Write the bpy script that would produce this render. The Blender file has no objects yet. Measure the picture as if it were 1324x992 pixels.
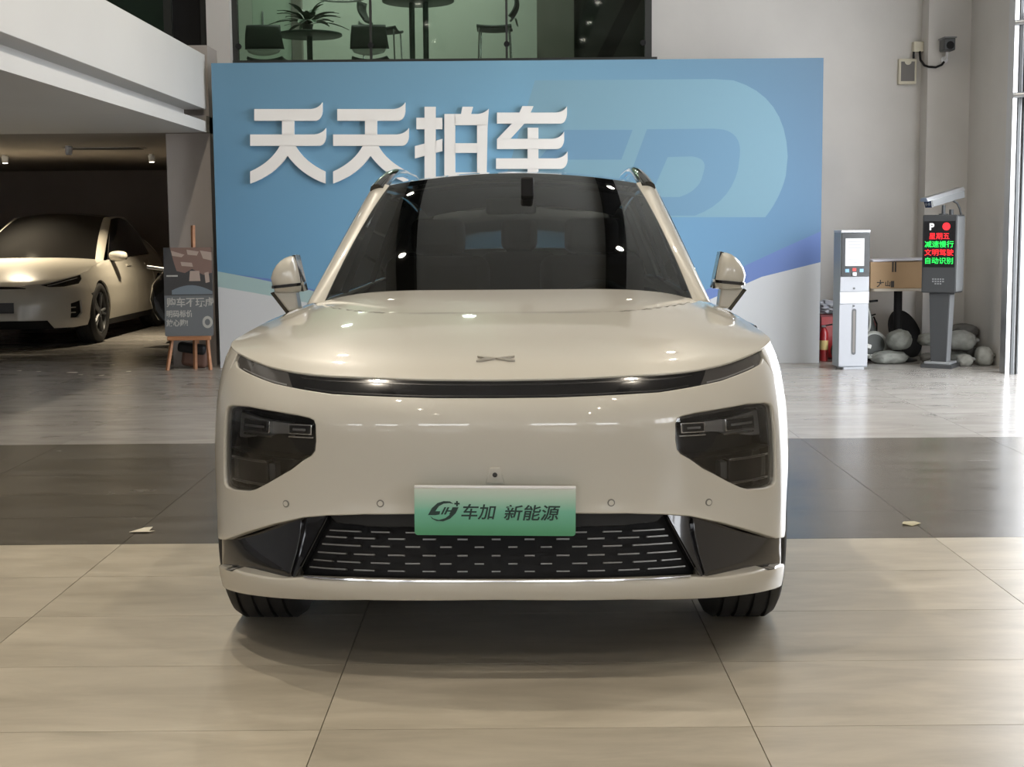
import bpy, bmesh, math, random, bisect
from math import *
from mathutils import Vector, Matrix
from mathutils.geometry import delaunay_2d_cdt
random.seed(7)
SC = bpy.context.scene
COL = SC.collection

# ---------------------------------------------------------------- camera
F, PITCH, ROLL, YAW, EYE = 1866.58, .108705, -.0084363, .0019344, 1.38847
def _yaw(v):
    c, s = cos(YAW), sin(YAW); return Vector((c*v[0]-s*v[1], s*v[0]+c*v[1], v[2]))
cam_d = bpy.data.cameras.new('camera'); cam = bpy.data.objects.new('camera', cam_d); COL.objects.link(cam)
_c, _s = cos(ROLL), sin(ROLL)
_r = _yaw((_c, _s*sin(PITCH), _s*cos(PITCH))); _u = _yaw((-_s, _c*sin(PITCH), _c*cos(PITCH))); _f = _yaw((0, cos(PITCH), -sin(PITCH)))
cam.matrix_world = Matrix(((_r.x, _u.x, -_f.x, 0), (_r.y, _u.y, -_f.y, 0), (_r.z, _u.z, -_f.z, EYE), (0, 0, 0, 1)))
cam_d.sensor_fit = 'HORIZONTAL'; cam_d.sensor_width = 36; cam_d.lens = F/1324*36
cam_d.clip_start = .05; cam_d.clip_end = 300
SC.camera = cam

# ---------------------------------------------------------------- world, exposure
w = bpy.data.worlds.new('sky'); SC.world = w; w.use_nodes = True
bg = w.node_tree.nodes['Background']; bg.inputs[0].default_value = (.93, .96, 1, 1); bg.inputs[1].default_value = 7.6
SC.view_settings.view_transform = 'Standard'; SC.view_settings.look = 'None'
SC.view_settings.exposure = 0.2; SC.view_settings.gamma = 1; SC.view_settings.use_curve_mapping = False
SC.cycles.use_denoising = True
SC.cycles.max_bounces = 8; SC.cycles.diffuse_bounces = 4; SC.cycles.glossy_bounces = 5; SC.cycles.transparent_max_bounces = 16
SC.cycles.sample_clamp_indirect = 6

def lamp_light(name, loc, power, size, color, rot=(0, 0, 0), spread=pi, shape='DISK', sy=None):
    d = bpy.data.lights.new(name, 'AREA'); d.energy = power; d.shape = shape; d.size = size
    if sy: d.size_y = sy
    d.color = color; d.spread = spread
    o = bpy.data.objects.new(name, d); COL.objects.link(o); o.location = loc; o.rotation_euler = rot
    return o

def ray_dir(px, py):                      # direction seen at a pixel of the photograph
    x = (px-662)/F; y = -(py-496)/F; x, y = _c*x-_s*y, _s*x+_c*y
    return _yaw((x, cos(PITCH)+y*sin(PITCH), -sin(PITCH)+y*cos(PITCH)))
def at_y(px, py, Y):
    d = ray_dir(px, py); t = Y/d.y; return d.x*t, EYE+d.z*t
# ---------------------------------------------------------------- materials
M = {}
def mat(name, col, rough=.5, metal=0., coat=0., emit=None, es=1., spec=None, noise=None, bump=None, ior=None, coat_r=.03, alpha=None):
    """noise=(scale(x,y,z) or s, amount) tints the colour, bump=(scale, strength)"""
    m = bpy.data.materials.new(name); m.use_nodes = True; nt = m.node_tree; b = nt.nodes['Principled BSDF']
    b.inputs['Base Color'].default_value = (*col, 1); b.inputs['Roughness'].default_value = rough; b.inputs['Metallic'].default_value = metal
    b.inputs['Coat Weight'].default_value = coat; b.inputs['Coat Roughness'].default_value = coat_r
    if spec is not None: b.inputs['Specular IOR Level'].default_value = spec
    if ior: b.inputs['IOR'].default_value = ior
    if emit: b.inputs['Emission Color'].default_value = (*emit, 1); b.inputs['Emission Strength'].default_value = es
    if alpha is not None: b.inputs['Alpha'].default_value = alpha
    if noise or bump:
        tc = nt.nodes.new('ShaderNodeTexCoord')
        def tex(sc, det=6):
            n = nt.nodes.new('ShaderNodeTexNoise'); n.inputs['Detail'].default_value = det; n.inputs['Scale'].default_value = 1
            mp = nt.nodes.new('ShaderNodeMapping'); mp.inputs['Scale'].default_value = sc if isinstance(sc, tuple) else (sc,)*3
            nt.links.new(tc.outputs['Object'], mp.inputs['Vector']); nt.links.new(mp.outputs[0], n.inputs['Vector']); return n
        if noise:
            n = tex(noise[0]); r = nt.nodes.new('ShaderNodeMapRange'); a = noise[1]
            r.inputs[1].default_value = .25; r.inputs[2].default_value = .75; r.inputs[3].default_value = 1-a; r.inputs[4].default_value = 1+a
            nt.links.new(n.outputs[0], r.inputs[0])
            mx = nt.nodes.new('ShaderNodeMix'); mx.data_type = 'RGBA'; mx.blend_type = 'MULTIPLY'; mx.inputs[0].default_value = 1
            mx.inputs[6].default_value = (*col, 1); nt.links.new(r.outputs[0], mx.inputs[7]); nt.links.new(mx.outputs[2], b.inputs['Base Color'])
        if bump:
            n = tex(bump[0]); bp = nt.nodes.new('ShaderNodeBump'); bp.inputs['Strength'].default_value = bump[1]; bp.inputs['Distance'].default_value = .01
            nt.links.new(n.outputs[0], bp.inputs['Height']); nt.links.new(bp.outputs[0], b.inputs['Normal'])
    M[name] = m; return m
def glass(name, tint, gloss=.03, refl=1.0, ior=1.52):
    """thin pane: transparent tint plus mirror reflection by angle"""
    m = bpy.data.materials.new(name); m.use_nodes = True; nt = m.node_tree; nt.nodes.clear()
    o = nt.nodes.new('ShaderNodeOutputMaterial'); mx = nt.nodes.new('ShaderNodeMixShader'); t = nt.nodes.new('ShaderNodeBsdfTransparent'); g = nt.nodes.new('ShaderNodeBsdfGlossy')
    fr = nt.nodes.new('ShaderNodeFresnel'); fr.inputs['IOR'].default_value = ior
    mu = nt.nodes.new('ShaderNodeMath'); mu.operation = 'MULTIPLY'; mu.inputs[1].default_value = refl; mu.use_clamp = True
    nt.links.new(fr.outputs[0], mu.inputs[0]); nt.links.new(mu.outputs[0], mx.inputs[0])
    t.inputs[0].default_value = (*tint, 1); g.inputs[0].default_value = (1, 1, 1, 1); g.inputs['Roughness'].default_value = gloss
    nt.links.new(t.outputs[0], mx.inputs[1]); nt.links.new(g.outputs[0], mx.inputs[2]); nt.links.new(mx.outputs[0], o.inputs[0])
    M[name] = m; return m

# ---------------------------------------------------------------- mesh helpers
class MB:
    def __init__(s): s.v = []; s.f = []
    def add(s, vs, fs):
        n = len(s.v); s.v += [tuple(v) for v in vs]; s.f += [tuple(i+n for i in f) for f in fs]; return s
    def box(s, c, d, rot=None):
        x, y, z = d[0]/2, d[1]/2, d[2]/2
        vs = [Vector((a*x, b*y, e*z)) for e in (-1, 1) for b in (-1, 1) for a in (-1, 1)]
        R = rot if isinstance(rot, Matrix) else (Matrix.Rotation(rot, 3, 'Z') if rot else Matrix.Identity(3))
        return s.add([R@v+Vector(c) for v in vs], [(0, 2, 3, 1), (4, 5, 7, 6), (0, 1, 5, 4), (2, 6, 7, 3), (0, 4, 6, 2), (1, 3, 7, 5)])
    def bb(s, x0, x1, y0, y1, z0, z1): return s.box(((x0+x1)/2, (y0+y1)/2, (z0+z1)/2), (abs(x1-x0), abs(y1-y0), abs(z1-z0)))
    def tube(s, path, r, n=8, caps=True, up=None, sx=1.):
        P = [Vector(p) for p in path]; rings = []
        R = r if isinstance(r, (list, tuple)) else [r]*len(P)
        ref = None
        for i, p in enumerate(P):
            t = (P[min(i+1, len(P)-1)]-P[max(i-1, 0)]).normalized()
            if ref is None:
                ref = Vector(up) if up else (Vector((0, 0, 1)) if abs(t.z) < .9 else Vector((1, 0, 0)))
            a = t.cross(ref)
            if a.length < 1e-5: a = t.orthogonal()
            a.normalize(); b = a.cross(t).normalized(); ref = b
            rings.append([p+(a*cos(2*pi*k/n)*sx+b*sin(2*pi*k/n))*R[i] for k in range(n)])
        vs = [v for q in rings for v in q]
        fs = [(i*n+k, i*n+(k+1) % n, (i+1)*n+(k+1) % n, (i+1)*n+k) for i in range(len(P)-1) for k in range(n)]
        if caps: fs += [tuple(range(n))[::-1], tuple((len(P)-1)*n+k for k in range(n))]
        return s.add(vs, fs)
    def lathe(s, prof, n=32, axis='Z', c=(0, 0, 0), caps=True):
        vs = []
        for r, h in prof:
            for k in range(n):
                a = 2*pi*k/n; u, w_ = r*cos(a), r*sin(a)
                p = (u, w_, h) if axis == 'Z' else ((h, u, w_) if axis == 'X' else (w_, h, u))
                vs.append((p[0]+c[0], p[1]+c[1], p[2]+c[2]))
        m = len(prof)
        fs = [(i*n+k, i*n+(k+1) % n, (i+1)*n+(k+1) % n, (i+1)*n+k) for i in range(m-1) for k in range(n)]
        if caps: fs += [tuple(range(n))[::-1], tuple((m-1)*n+k for k in range(n))]
        return s.add(vs, fs)
    def prism(s, poly, f, d0, d1):
        """extrude polygon (a,b) between d0 and d1, f(a,b,d) -> xyz"""
        n = len(poly)
        if sum(poly[i][0]*poly[(i+1) % n][1]-poly[(i+1) % n][0]*poly[i][1] for i in range(n)) < 0: poly = poly[::-1]
        vs = [f(a, b, d0) for a, b in poly]+[f(a, b, d1) for a, b in poly]
        from mathutils.geometry import tessellate_polygon
        tr = tessellate_polygon([[Vector((a, b, 0)) for a, b in poly]])
        fs = []
        for t in tr:
            (ax, ay), (bx, by), (cx, cy) = poly[t[0]], poly[t[1]], poly[t[2]]
            if (bx-ax)*(cy-ay)-(by-ay)*(cx-ax) < 0: t = (t[0], t[2], t[1])
            fs.append(tuple(t)); fs.append((t[0]+n, t[2]+n, t[1]+n))
        fs += [(i, i+n, (i+1) % n+n, (i+1) % n) for i in range(n)]
        return s.add(vs, fs)
    def grid(s, f, us, vs_, flip=False):
        nu, nv = len(us), len(vs_)
        fs = [(i*nv+j, (i+1)*nv+j, (i+1)*nv+j+1, i*nv+j+1) for i in range(nu-1) for j in range(nv-1)]
        if flip: fs = [q[::-1] for q in fs]
        return s.add([f(u, v) for u in us for v in vs_], fs)
    def mesh(s, name):
        me = bpy.data.meshes.new(name); me.from_pydata([tuple(v) for v in s.v], [], s.f); me.validate(); me.update(); return me
    def build(s, name, m, parent=None, smooth=None, bevel=0., seg=2, solid=0., fixn=True, loc=None):
        me = s.mesh(name)
        if fixn:
            bm = bmesh.new(); bm.from_mesh(me); bmesh.ops.remove_doubles(bm, verts=bm.verts, dist=1e-5); bmesh.ops.recalc_face_normals(bm, faces=bm.faces); bm.to_mesh(me); bm.free()
        return finish(name, me, m, parent, smooth, bevel, seg, solid, loc)
def finish(name, me, m, parent=None, smooth=None, bevel=0., seg=2, solid=0., loc=None):
    o = bpy.data.objects.new(name, me); COL.objects.link(o)
    me.materials.append(M[m] if isinstance(m, str) else m)
    if bevel or solid:
        if solid:
            md = o.modifiers.new('s', 'SOLIDIFY'); md.thickness = solid; md.offset = -1
        if bevel:
            md = o.modifiers.new('b', 'BEVEL'); md.width = bevel; md.segments = seg; md.limit_method = 'ANGLE'; md.angle_limit = radians(35)
        if smooth is None: smooth = 40
    if smooth is not None:
        for p in me.polygons: p.use_smooth = True
        try: me.set_sharp_from_angle(angle=radians(smooth))
        except Exception: pass
    if loc is not None: o.location = loc
    if parent: o.parent = parent
    return o
def empty(name, loc=(0, 0, 0), rz=0., parent=None):
    o = bpy.data.objects.new(name, None); COL.objects.link(o); o.location = loc; o.rotation_euler = (0, 0, rz); o.empty_display_size = .1
    if parent: o.parent = parent
    return o
def tag(o, label, cat, group=None, kind=None):
    o['label'] = label; o['category'] = cat
    if group: o['group'] = group
    if kind: o['kind'] = kind
    return o
def struct(o, label=None):
    o['kind'] = 'structure'
    if label: o['label'] = label
    return o
def copy_tree(o, parent=None):
    c = o.copy(); COL.objects.link(c); c.parent = parent
    for ch in list(o.children): copy_tree(ch, c)
    return c
def mirror(o, parent=None, name=None):
    """left-hand twin of a part: a mesh mirrored in x"""
    me = o.data.copy(); nn = None
    if me.has_custom_normals: nn = [tuple(c.vector) for c in me.corner_normals]
    src = o.data
    n = MB(); n.v = [(-v.co.x, v.co.y, v.co.z) for v in src.vertices]; n.f = [tuple(p.vertices)[::-1] for p in src.polygons]
    me = bpy.data.meshes.new(name or o.name); me.from_pydata(n.v, [], n.f)
    for p, q in zip(me.polygons, src.polygons): p.use_smooth = q.use_smooth
    for mt in src.materials: me.materials.append(mt)
    me.update()
    if nn:
        out = []
        for p in src.polygons:
            ls = list(p.loop_indices)[::-1]
            out += [(-nn[i][0], nn[i][1], nn[i][2]) for i in ls]
        me.normals_split_custom_set(out)
    elif any(p.use_smooth for p in me.polygons):
        me.set_sharp_from_angle(angle=radians(40))
    c = bpy.data.objects.new((name or o.name).split('.')[0], me); COL.objects.link(c)
    for md in o.modifiers:
        k = c.modifiers.new(md.name, md.type)
        for a in ('thickness', 'offset', 'width', 'segments', 'limit_method', 'angle_limit'):
            if hasattr(md, a): setattr(k, a, getattr(md, a))
    c.parent = parent if parent else o.parent
    for ch in list(o.children): mirror(ch, c)
    return c
def text(name, body, size, m, parent, mtx, ext=.001, off=0., shear=0., sx=1., align='CENTER', spacing=1.):
    cu = bpy.data.curves.new(name, 'FONT'); cu.body = body; cu.size = size; cu.extrude = ext; cu.offset = off; cu.shear = shear
    cu.align_x = align; cu.align_y = 'CENTER'; cu.space_character = spacing
    t = bpy.data.objects.new(name+'_c', cu); COL.objects.link(t)
    dg = bpy.context.evaluated_depsgraph_get(); me = bpy.data.meshes.new_from_object(t.evaluated_get(dg))
    bpy.data.objects.remove(t)
    me.transform(Matrix.Diagonal((sx, 1, 1, 1))); me.transform(mtx); me.name = name
    me.materials.clear()
    return finish(name, me, m, parent)
def facing(x, y, z):                       # text frame that faces the camera side (-Y)
    return Matrix.Translation((x, y, z)) @ Matrix.Rotation(pi/2, 4, 'X')
def lerp(a, b, t): return a+(b-a)*t
def V3(a, b, t): return tuple(lerp(a[i], b[i], t) for i in range(3))
# ---------------------------------------------------------------- materials of the place
mat('wall', (.60, .58, .555), .85, noise=(1.6, .05), bump=(9, .08))
mat('fascia', (.50, .49, .475), .6, noise=(.8, .03))
mat('column_shaded', (.36, .325, .30), .85, noise=(1.2, .06))  # the column's shade is put into this darker, warmer tone
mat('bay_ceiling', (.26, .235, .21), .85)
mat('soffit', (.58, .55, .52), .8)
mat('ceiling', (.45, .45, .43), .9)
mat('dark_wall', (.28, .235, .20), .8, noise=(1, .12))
mat('grout', (.10, .09, .08), .9)
mat('black', (.010, .010, .011), .6, spec=.25)
mat('black_gloss', (.006, .006, .008), .12, coat=1, coat_r=.02)
mat('frame_dark', (.02, .022, .02), .45)
mat('steel', (.55, .56, .58), .28, metal=.85)
mat('steel_dark', (.10, .105, .11), .45, metal=.4)
mat('outside_ground', (.62, .62, .60), .8)
mat('white_plastic', (.78, .79, .82), .4)
mat('cream_plastic', (.62, .58, .46), .5)
mat('grey_panel', (.17, .16, .15), .6)
mat('chrome', (.75, .75, .77), .12, metal=1)
mat('bulb', (1, 1, 1), .5, emit=(1, .93, .82), es=25)
mat('bulb_dim', (1, 1, 1), .5, emit=(1, .90, .72), es=14)
glass('pane_green', (.70, .77, .71), refl=.7)
glass('pane_dark', (.16, .20, .18), refl=1.0)
glass('pane_clear', (.88, .92, .90), refl=.8)

def tile_mat(name, a, b, rough, spec=.5):
    m = bpy.data.materials.new(name); m.use_nodes = True; nt = m.node_tree; bs = nt.nodes['Principled BSDF']; N = nt.nodes.new; Lk = nt.links.new
    ge = N('ShaderNodeNewGeometry'); mp = N('ShaderNodeMapping'); mp.inputs['Scale'].default_value = (1.7, 5.2, 1)
    oi = N('ShaderNodeObjectInfo'); cx = N('ShaderNodeCombineXYZ'); ml = N('ShaderNodeMath'); ml.operation = 'MULTIPLY'; ml.inputs[1].default_value = 37
    Lk(oi.outputs['Random'], ml.inputs[0]); Lk(ml.outputs[0], cx.inputs[2]); Lk(ml.outputs[0], cx.inputs[1])
    Lk(ge.outputs['Position'], mp.inputs['Vector']); Lk(cx.outputs[0], mp.inputs['Location'])
    n1 = N('ShaderNodeTexNoise'); n1.inputs['Scale'].default_value = 1; n1.inputs['Detail'].default_value = 9; n1.inputs['Roughness'].default_value = .62; n1.inputs['Distortion'].default_value = .6
    Lk(mp.outputs[0], n1.inputs['Vector'])
    mp2 = N('ShaderNodeMapping'); mp2.inputs['Scale'].default_value = (4.5, 16, 1); Lk(ge.outputs['Position'], mp2.inputs['Vector'])
    n2 = N('ShaderNodeTexNoise'); n2.inputs['Scale'].default_value = 1; n2.inputs['Detail'].default_value = 6; Lk(mp2.outputs[0], n2.inputs['Vector'])
    ad = N('ShaderNodeMath'); ad.operation = 'MULTIPLY_ADD'; ad.inputs[1].default_value = .22; Lk(n2.outputs[0], ad.inputs[0]); Lk(n1.outputs[0], ad.inputs[2])
    rp = N('ShaderNodeValToRGB'); rp.color_ramp.elements[0].position = .36; rp.color_ramp.elements[1].position = .86
    rp.color_ramp.elements[0].color = (*a, 1); rp.color_ramp.elements[1].color = (*b, 1); Lk(ad.outputs[0], rp.inputs[0])
    hv = N('ShaderNodeHueSaturation'); mr = N('ShaderNodeMapRange'); mr.inputs[3].default_value = .93; mr.inputs[4].default_value = 1.07
    Lk(oi.outputs['Random'], mr.inputs[0]); Lk(mr.outputs[0], hv.inputs['Value']); Lk(rp.outputs[0], hv.inputs['Color']); Lk(hv.outputs[0], bs.inputs['Base Color'])
    rr = N('ShaderNodeMapRange'); rr.inputs[3].default_value = rough-.05; rr.inputs[4].default_value = rough+.10; Lk(n1.outputs[0], rr.inputs[0]); Lk(rr.outputs[0], bs.inputs['Roughness'])
    bp = N('ShaderNodeBump'); bp.inputs['Strength'].default_value = .015; bp.inputs['Distance'].default_value = .004; Lk(n2.outputs[0], bp.inputs['Height']); Lk(bp.outputs[0], bs.inputs['Normal'])
    bs.inputs['Specular IOR Level'].default_value = spec; M[name] = m
tile_mat('tile_warm', (.325, .29, .228), (.53, .478, .39), .30)
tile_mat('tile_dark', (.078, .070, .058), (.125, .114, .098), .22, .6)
tile_mat('tile_grey', (.25, .236, .217), (.36, .343, .32), .19, .8)

# ---------------------------------------------------------------- floor and its tiles
X0, Y0 = -.548, 3.884
R0, R1, C0, C1 = -1, 15, -4, 4
zx0, zx1, zy0, zy1 = X0+1.2*C0, X0+1.2*(C1+1), Y0+.6*R0, Y0+.6*(R1+1)
b = MB()
for (x0, x1, y0, y1) in ((-9.5, zx0, -9, 24), (zx0, zx1, -9, zy0), (zx0, zx1, zy1, 24)): b.bb(x0, x1, y0, y1, -.12, 0)
floor = struct(b.build('floor', 'tile_grey'))
struct(MB().bb(zx0, zx1, zy0, zy1, -.12, -.008).build('bed', 'grout', floor)); floor.children[0]['kind'] = 'structure'
tm = MB().bb(-.5985, .5985, -.2985, .2985, -.010, 0)
def tile_mesh(nm, m):
    me = tm.mesh(nm); me.materials.append(M[m]); return me
TM = {k: tile_mesh('tile', k) for k in ('tile_warm', 'tile_dark', 'tile_grey')}
for r in range(R0, R1+1):
    for c in range(C0, C1+1):
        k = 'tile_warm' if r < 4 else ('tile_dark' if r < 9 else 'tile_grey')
        o = bpy.data.objects.new('tile', TM[k]); COL.objects.link(o); o.location = (X0+1.2*(c+.5), Y0+.6*(r+.5), 0); o.parent = floor
struct(MB().bb(4.75, 40, -30, 45, -.16, -.03).build('ground', 'outside_ground'), 'pale concrete yard outside the open side of the hall')

# ---------------------------------------------------------------- shell
HC = 6.2
b = MB(); b.bb(-3.03, 4.8, 15.3, 15.5, 0, 3.085); b.bb(1.45, 4.8, 15.3, 15.5, 3.085, HC); b.bb(-3.13, -2.89, 15.1, 15.5, 3.0, HC); b.bb(-2.89, 1.45, 15.3, 15.5, 5.5, HC)
struct(b.build('wall_back', 'wall'))
struct(MB().bb(4.256, 4.72, 15.05, 15.3, 0, HC).build('trim_1', 'wall'), 'pilaster in the far corner by the open side')
b = MB(); b.bb(4.69, 4.9, 13.40, 15.3, 0, HC); b.bb(4.69, 4.9, -9, 13.40, 4.6, HC)
b.bb(4.69, 4.9, -9, -3.6, 0, 4.6); b.bb(4.69, 4.9, -.4, 8.0, 0, 4.6); b.bb(4.69, 4.9, -3.6, -.4, 0, 1.2); b.bb(4.69, 4.9, -3.6, -.4, 2.7, 4.6)
for y in (-2.8, -2.0, -1.2): b.bb(4.74, 4.84, y-.04, y+.04, 1.2, 2.7)
struct(b.build('wall_right', 'wall'))
b = MB(); b.bb(-9.5, 4.8, -9.2, -9, 0, 1.5); b.bb(-9.5, 4.8, -9.2, -9, 2.6, HC)
for x in (-9.2, -6.4, -3.6, -.8, 2.0, 4.6): b.bb(x-.55, x+.55, -9.2, -9, 1.5, 2.6)
struct(b.build('wall_front', 'wall'))
struct(MB().bb(-9.7, -9.5, -9.2, 24, 0, HC).build('wall_left', 'wall'))
struct(MB().bb(-9.7, 4.8, -9.2, 15.5, HC, HC+.2).build('ceiling', 'ceiling'))
b = MB(); b.bb(-9.5, -3.03, -9, 14.47, 2.335, 2.443)
struct(b.build('trim_2', 'fascia'), 'lower white fascia band and soffit under the mezzanine')
struct(MB().bb(-9.5, -3.24, -9, 14.44, 2.443, 2.70).build('trim_3', 'fascia'), 'recessed groove between the two white fascia bands')
struct(MB().bb(-3.30, -3.03, -9, 14.50, 2.56, 3.092).build('wall_parapet', 'fascia', bevel=.004), 'white mezzanine parapet')
struct(MB().bb(-3.47, -3.03, 14.62, 15.5, 0, 3.2).build('trim_4', 'column_shaded'), 'column beside the dark bay, coloured darker for its shade')
# dark bay beyond the column
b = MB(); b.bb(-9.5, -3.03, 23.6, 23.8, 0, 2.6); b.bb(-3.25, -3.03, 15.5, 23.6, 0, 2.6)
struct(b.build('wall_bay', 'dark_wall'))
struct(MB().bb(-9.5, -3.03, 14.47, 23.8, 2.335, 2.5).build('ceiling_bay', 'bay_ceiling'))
# mezzanine room behind the glass
mat('room_wall', (.60, .64, .58), .9); mat('room_grey', (.30, .29, .26), .9); mat('room_dark', (.05, .052, .048), .8); mat('door_green', (.62, .74, .62), .6)
b = MB(); b.bb(-4.6, .72, 19.6, 19.8, 2.78, 5.7); b.bb(-4.8, -4.6, 15.5, 19.8, 2.78, 5.7)
struct(b.build('wall_lounge', 'room_wall'))
struct(MB().bb(.72, 3.2, 17.6, 19.8, 2.78, 5.7).build('wall_partition', 'room_dark'))
struct(MB().bb(.30, .74, 17.55, 17.75, 2.78, 5.7).build('trim_5', 'room_grey'), 'grey pillar end inside the upstairs lounge')
struct(MB().bb(-4.8, 3.2, 15.5, 19.8, 2.65, 2.78).build('floor_lounge', 'room_grey'))
struct(MB().bb(-4.8, 3.2, 15.5, 19.8, 5.6, 5.75).build('ceiling_lounge', 'room_wall'))
struct(MB().bb(1.9, 2.1, 15.5, 17.6, 2.78, 5.6).build('wall_lounge_side', 'room_dark'))
d = struct(MB().bb(-3.15, -2.68, 17.9, 17.96, 2.78, 5.3).build('door_1', 'door_green', bevel=.006), 'pale green door leaf in the upstairs lounge')
MB().bb(-2.67, -2.55, 17.86, 18.0, 2.78, 5.4).build('jamb', 'room_grey', d)
MB().tube([(-3.02, 17.88, 3.62), (-3.02, 17.88, 4.0)], .012).build('handle', 'steel', d, smooth=40)
# lounge window
wn = struct(MB().bb(-2.93, 1.50, 15.2, 15.32, 3.055, 3.115).build('window_1', 'frame_dark'), 'interior lounge window with three panes above the banner')
for x in (-2.87, 1.41): MB().bb(x-.035, x+.035, 15.22, 15.30, 3.115, 5.5).build('frame_post', 'frame_dark', wn)
for x in (-1.462, -.055): MB().bb(x-.012, x+.012, 15.24, 15.29, 3.115, 5.5).build('mullion', 'frame_dark', wn)
for x in (-2.83, -1.462, -.055, 1.355): MB().lathe([(.03, 0), (.03, .035)], 12, 'Y', (x, 15.21, 3.26)).build('clamp', 'black', wn, smooth=40)
for x0, x1 in ((-2.835, -1.474), (-1.45, -.067), (-.043, 1.375)): MB().bb(x0, x1, 15.262, 15.272, 3.115, 5.5).build('pane', 'pane_green', wn)
# mezzanine glazing above the parapet
w2 = struct(MB().bb(-9.5, -3.13, 15.25, 15.35, 2.9, 3.0).build('window_2', 'frame_dark'), 'dark glazed partition above the white parapet')
for x in (-3.17, -3.55, -4.35, -4.6, -5.5, -6.8, -8.1): MB().bb(x-.04, x+.04, 15.2, 15.36, 3.0, HC).build('frame_post', 'frame_dark', w2)
for x0, x1 in ((-4.31, -3.59), (-5.46, -4.64), (-6.76, -5.54), (-8.06, -6.84)): MB().bb(x0, x1, 15.28, 15.29, 3.0, HC).build('pane', 'pane_dark', w2)
struct(MB().bb(-9.5, -4.85, 16.6, 16.7, 2.7, HC).build('wall_upper', 'room_grey'))
MB().bb(-3.51, -3.2, 15.27, 15.29, 3.0, HC).build('blank_panel', 'black', w2)
# roller door guide
g = struct(MB().bb(4.505, 4.605, 13.20, 13.36, 0, 4.6).build('door_2', 'steel'), 'steel roller door guide at the open side')
MB().bb(4.548, 4.572, 13.18, 13.2, 0, 4.6).build('guide_channel', 'steel_dark', g)
MB().bb(4.594, 4.606, 13.16, 13.2, 0, 4.6).build('guide_flange', 'steel_dark', g)
# ceiling trunking with spot lamps
def track(x, ys, lab, W):
    t = empty('ceiling_track', (x, 0, HC)); tag(t, lab, 'track light')
    MB().bb(-.16, .16, -8.5, 15.0, -.16, 0).build('trunking', 'black', t)
    for y in ys:
        s = MB().lathe([(.07, -.30), (.085, -.16)], 20, 'Z', (0, y, 0)).build('spot_can', 'black', t, smooth=40)
        MB().lathe([(.05, -.306), (.05, -.300)], 20, 'Z', (0, y, 0)).build('bulb', 'bulb', s)
        lamp_light('spot_light', (x, y, HC-.315), W, .11, (1, .89, .73), spread=radians(150))
track(-1.9, (-5.5, -2.5, .5, 3.2, 6.0, 8.8, 11.6), 'black ceiling trunking with spot lamps on the parapet side', 47)
track(1.75, (-5.5, -2.5, .5, 3.2, 6.0, 8.8, 11.6), 'black ceiling trunking with spot lamps on the open side', 23)
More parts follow.
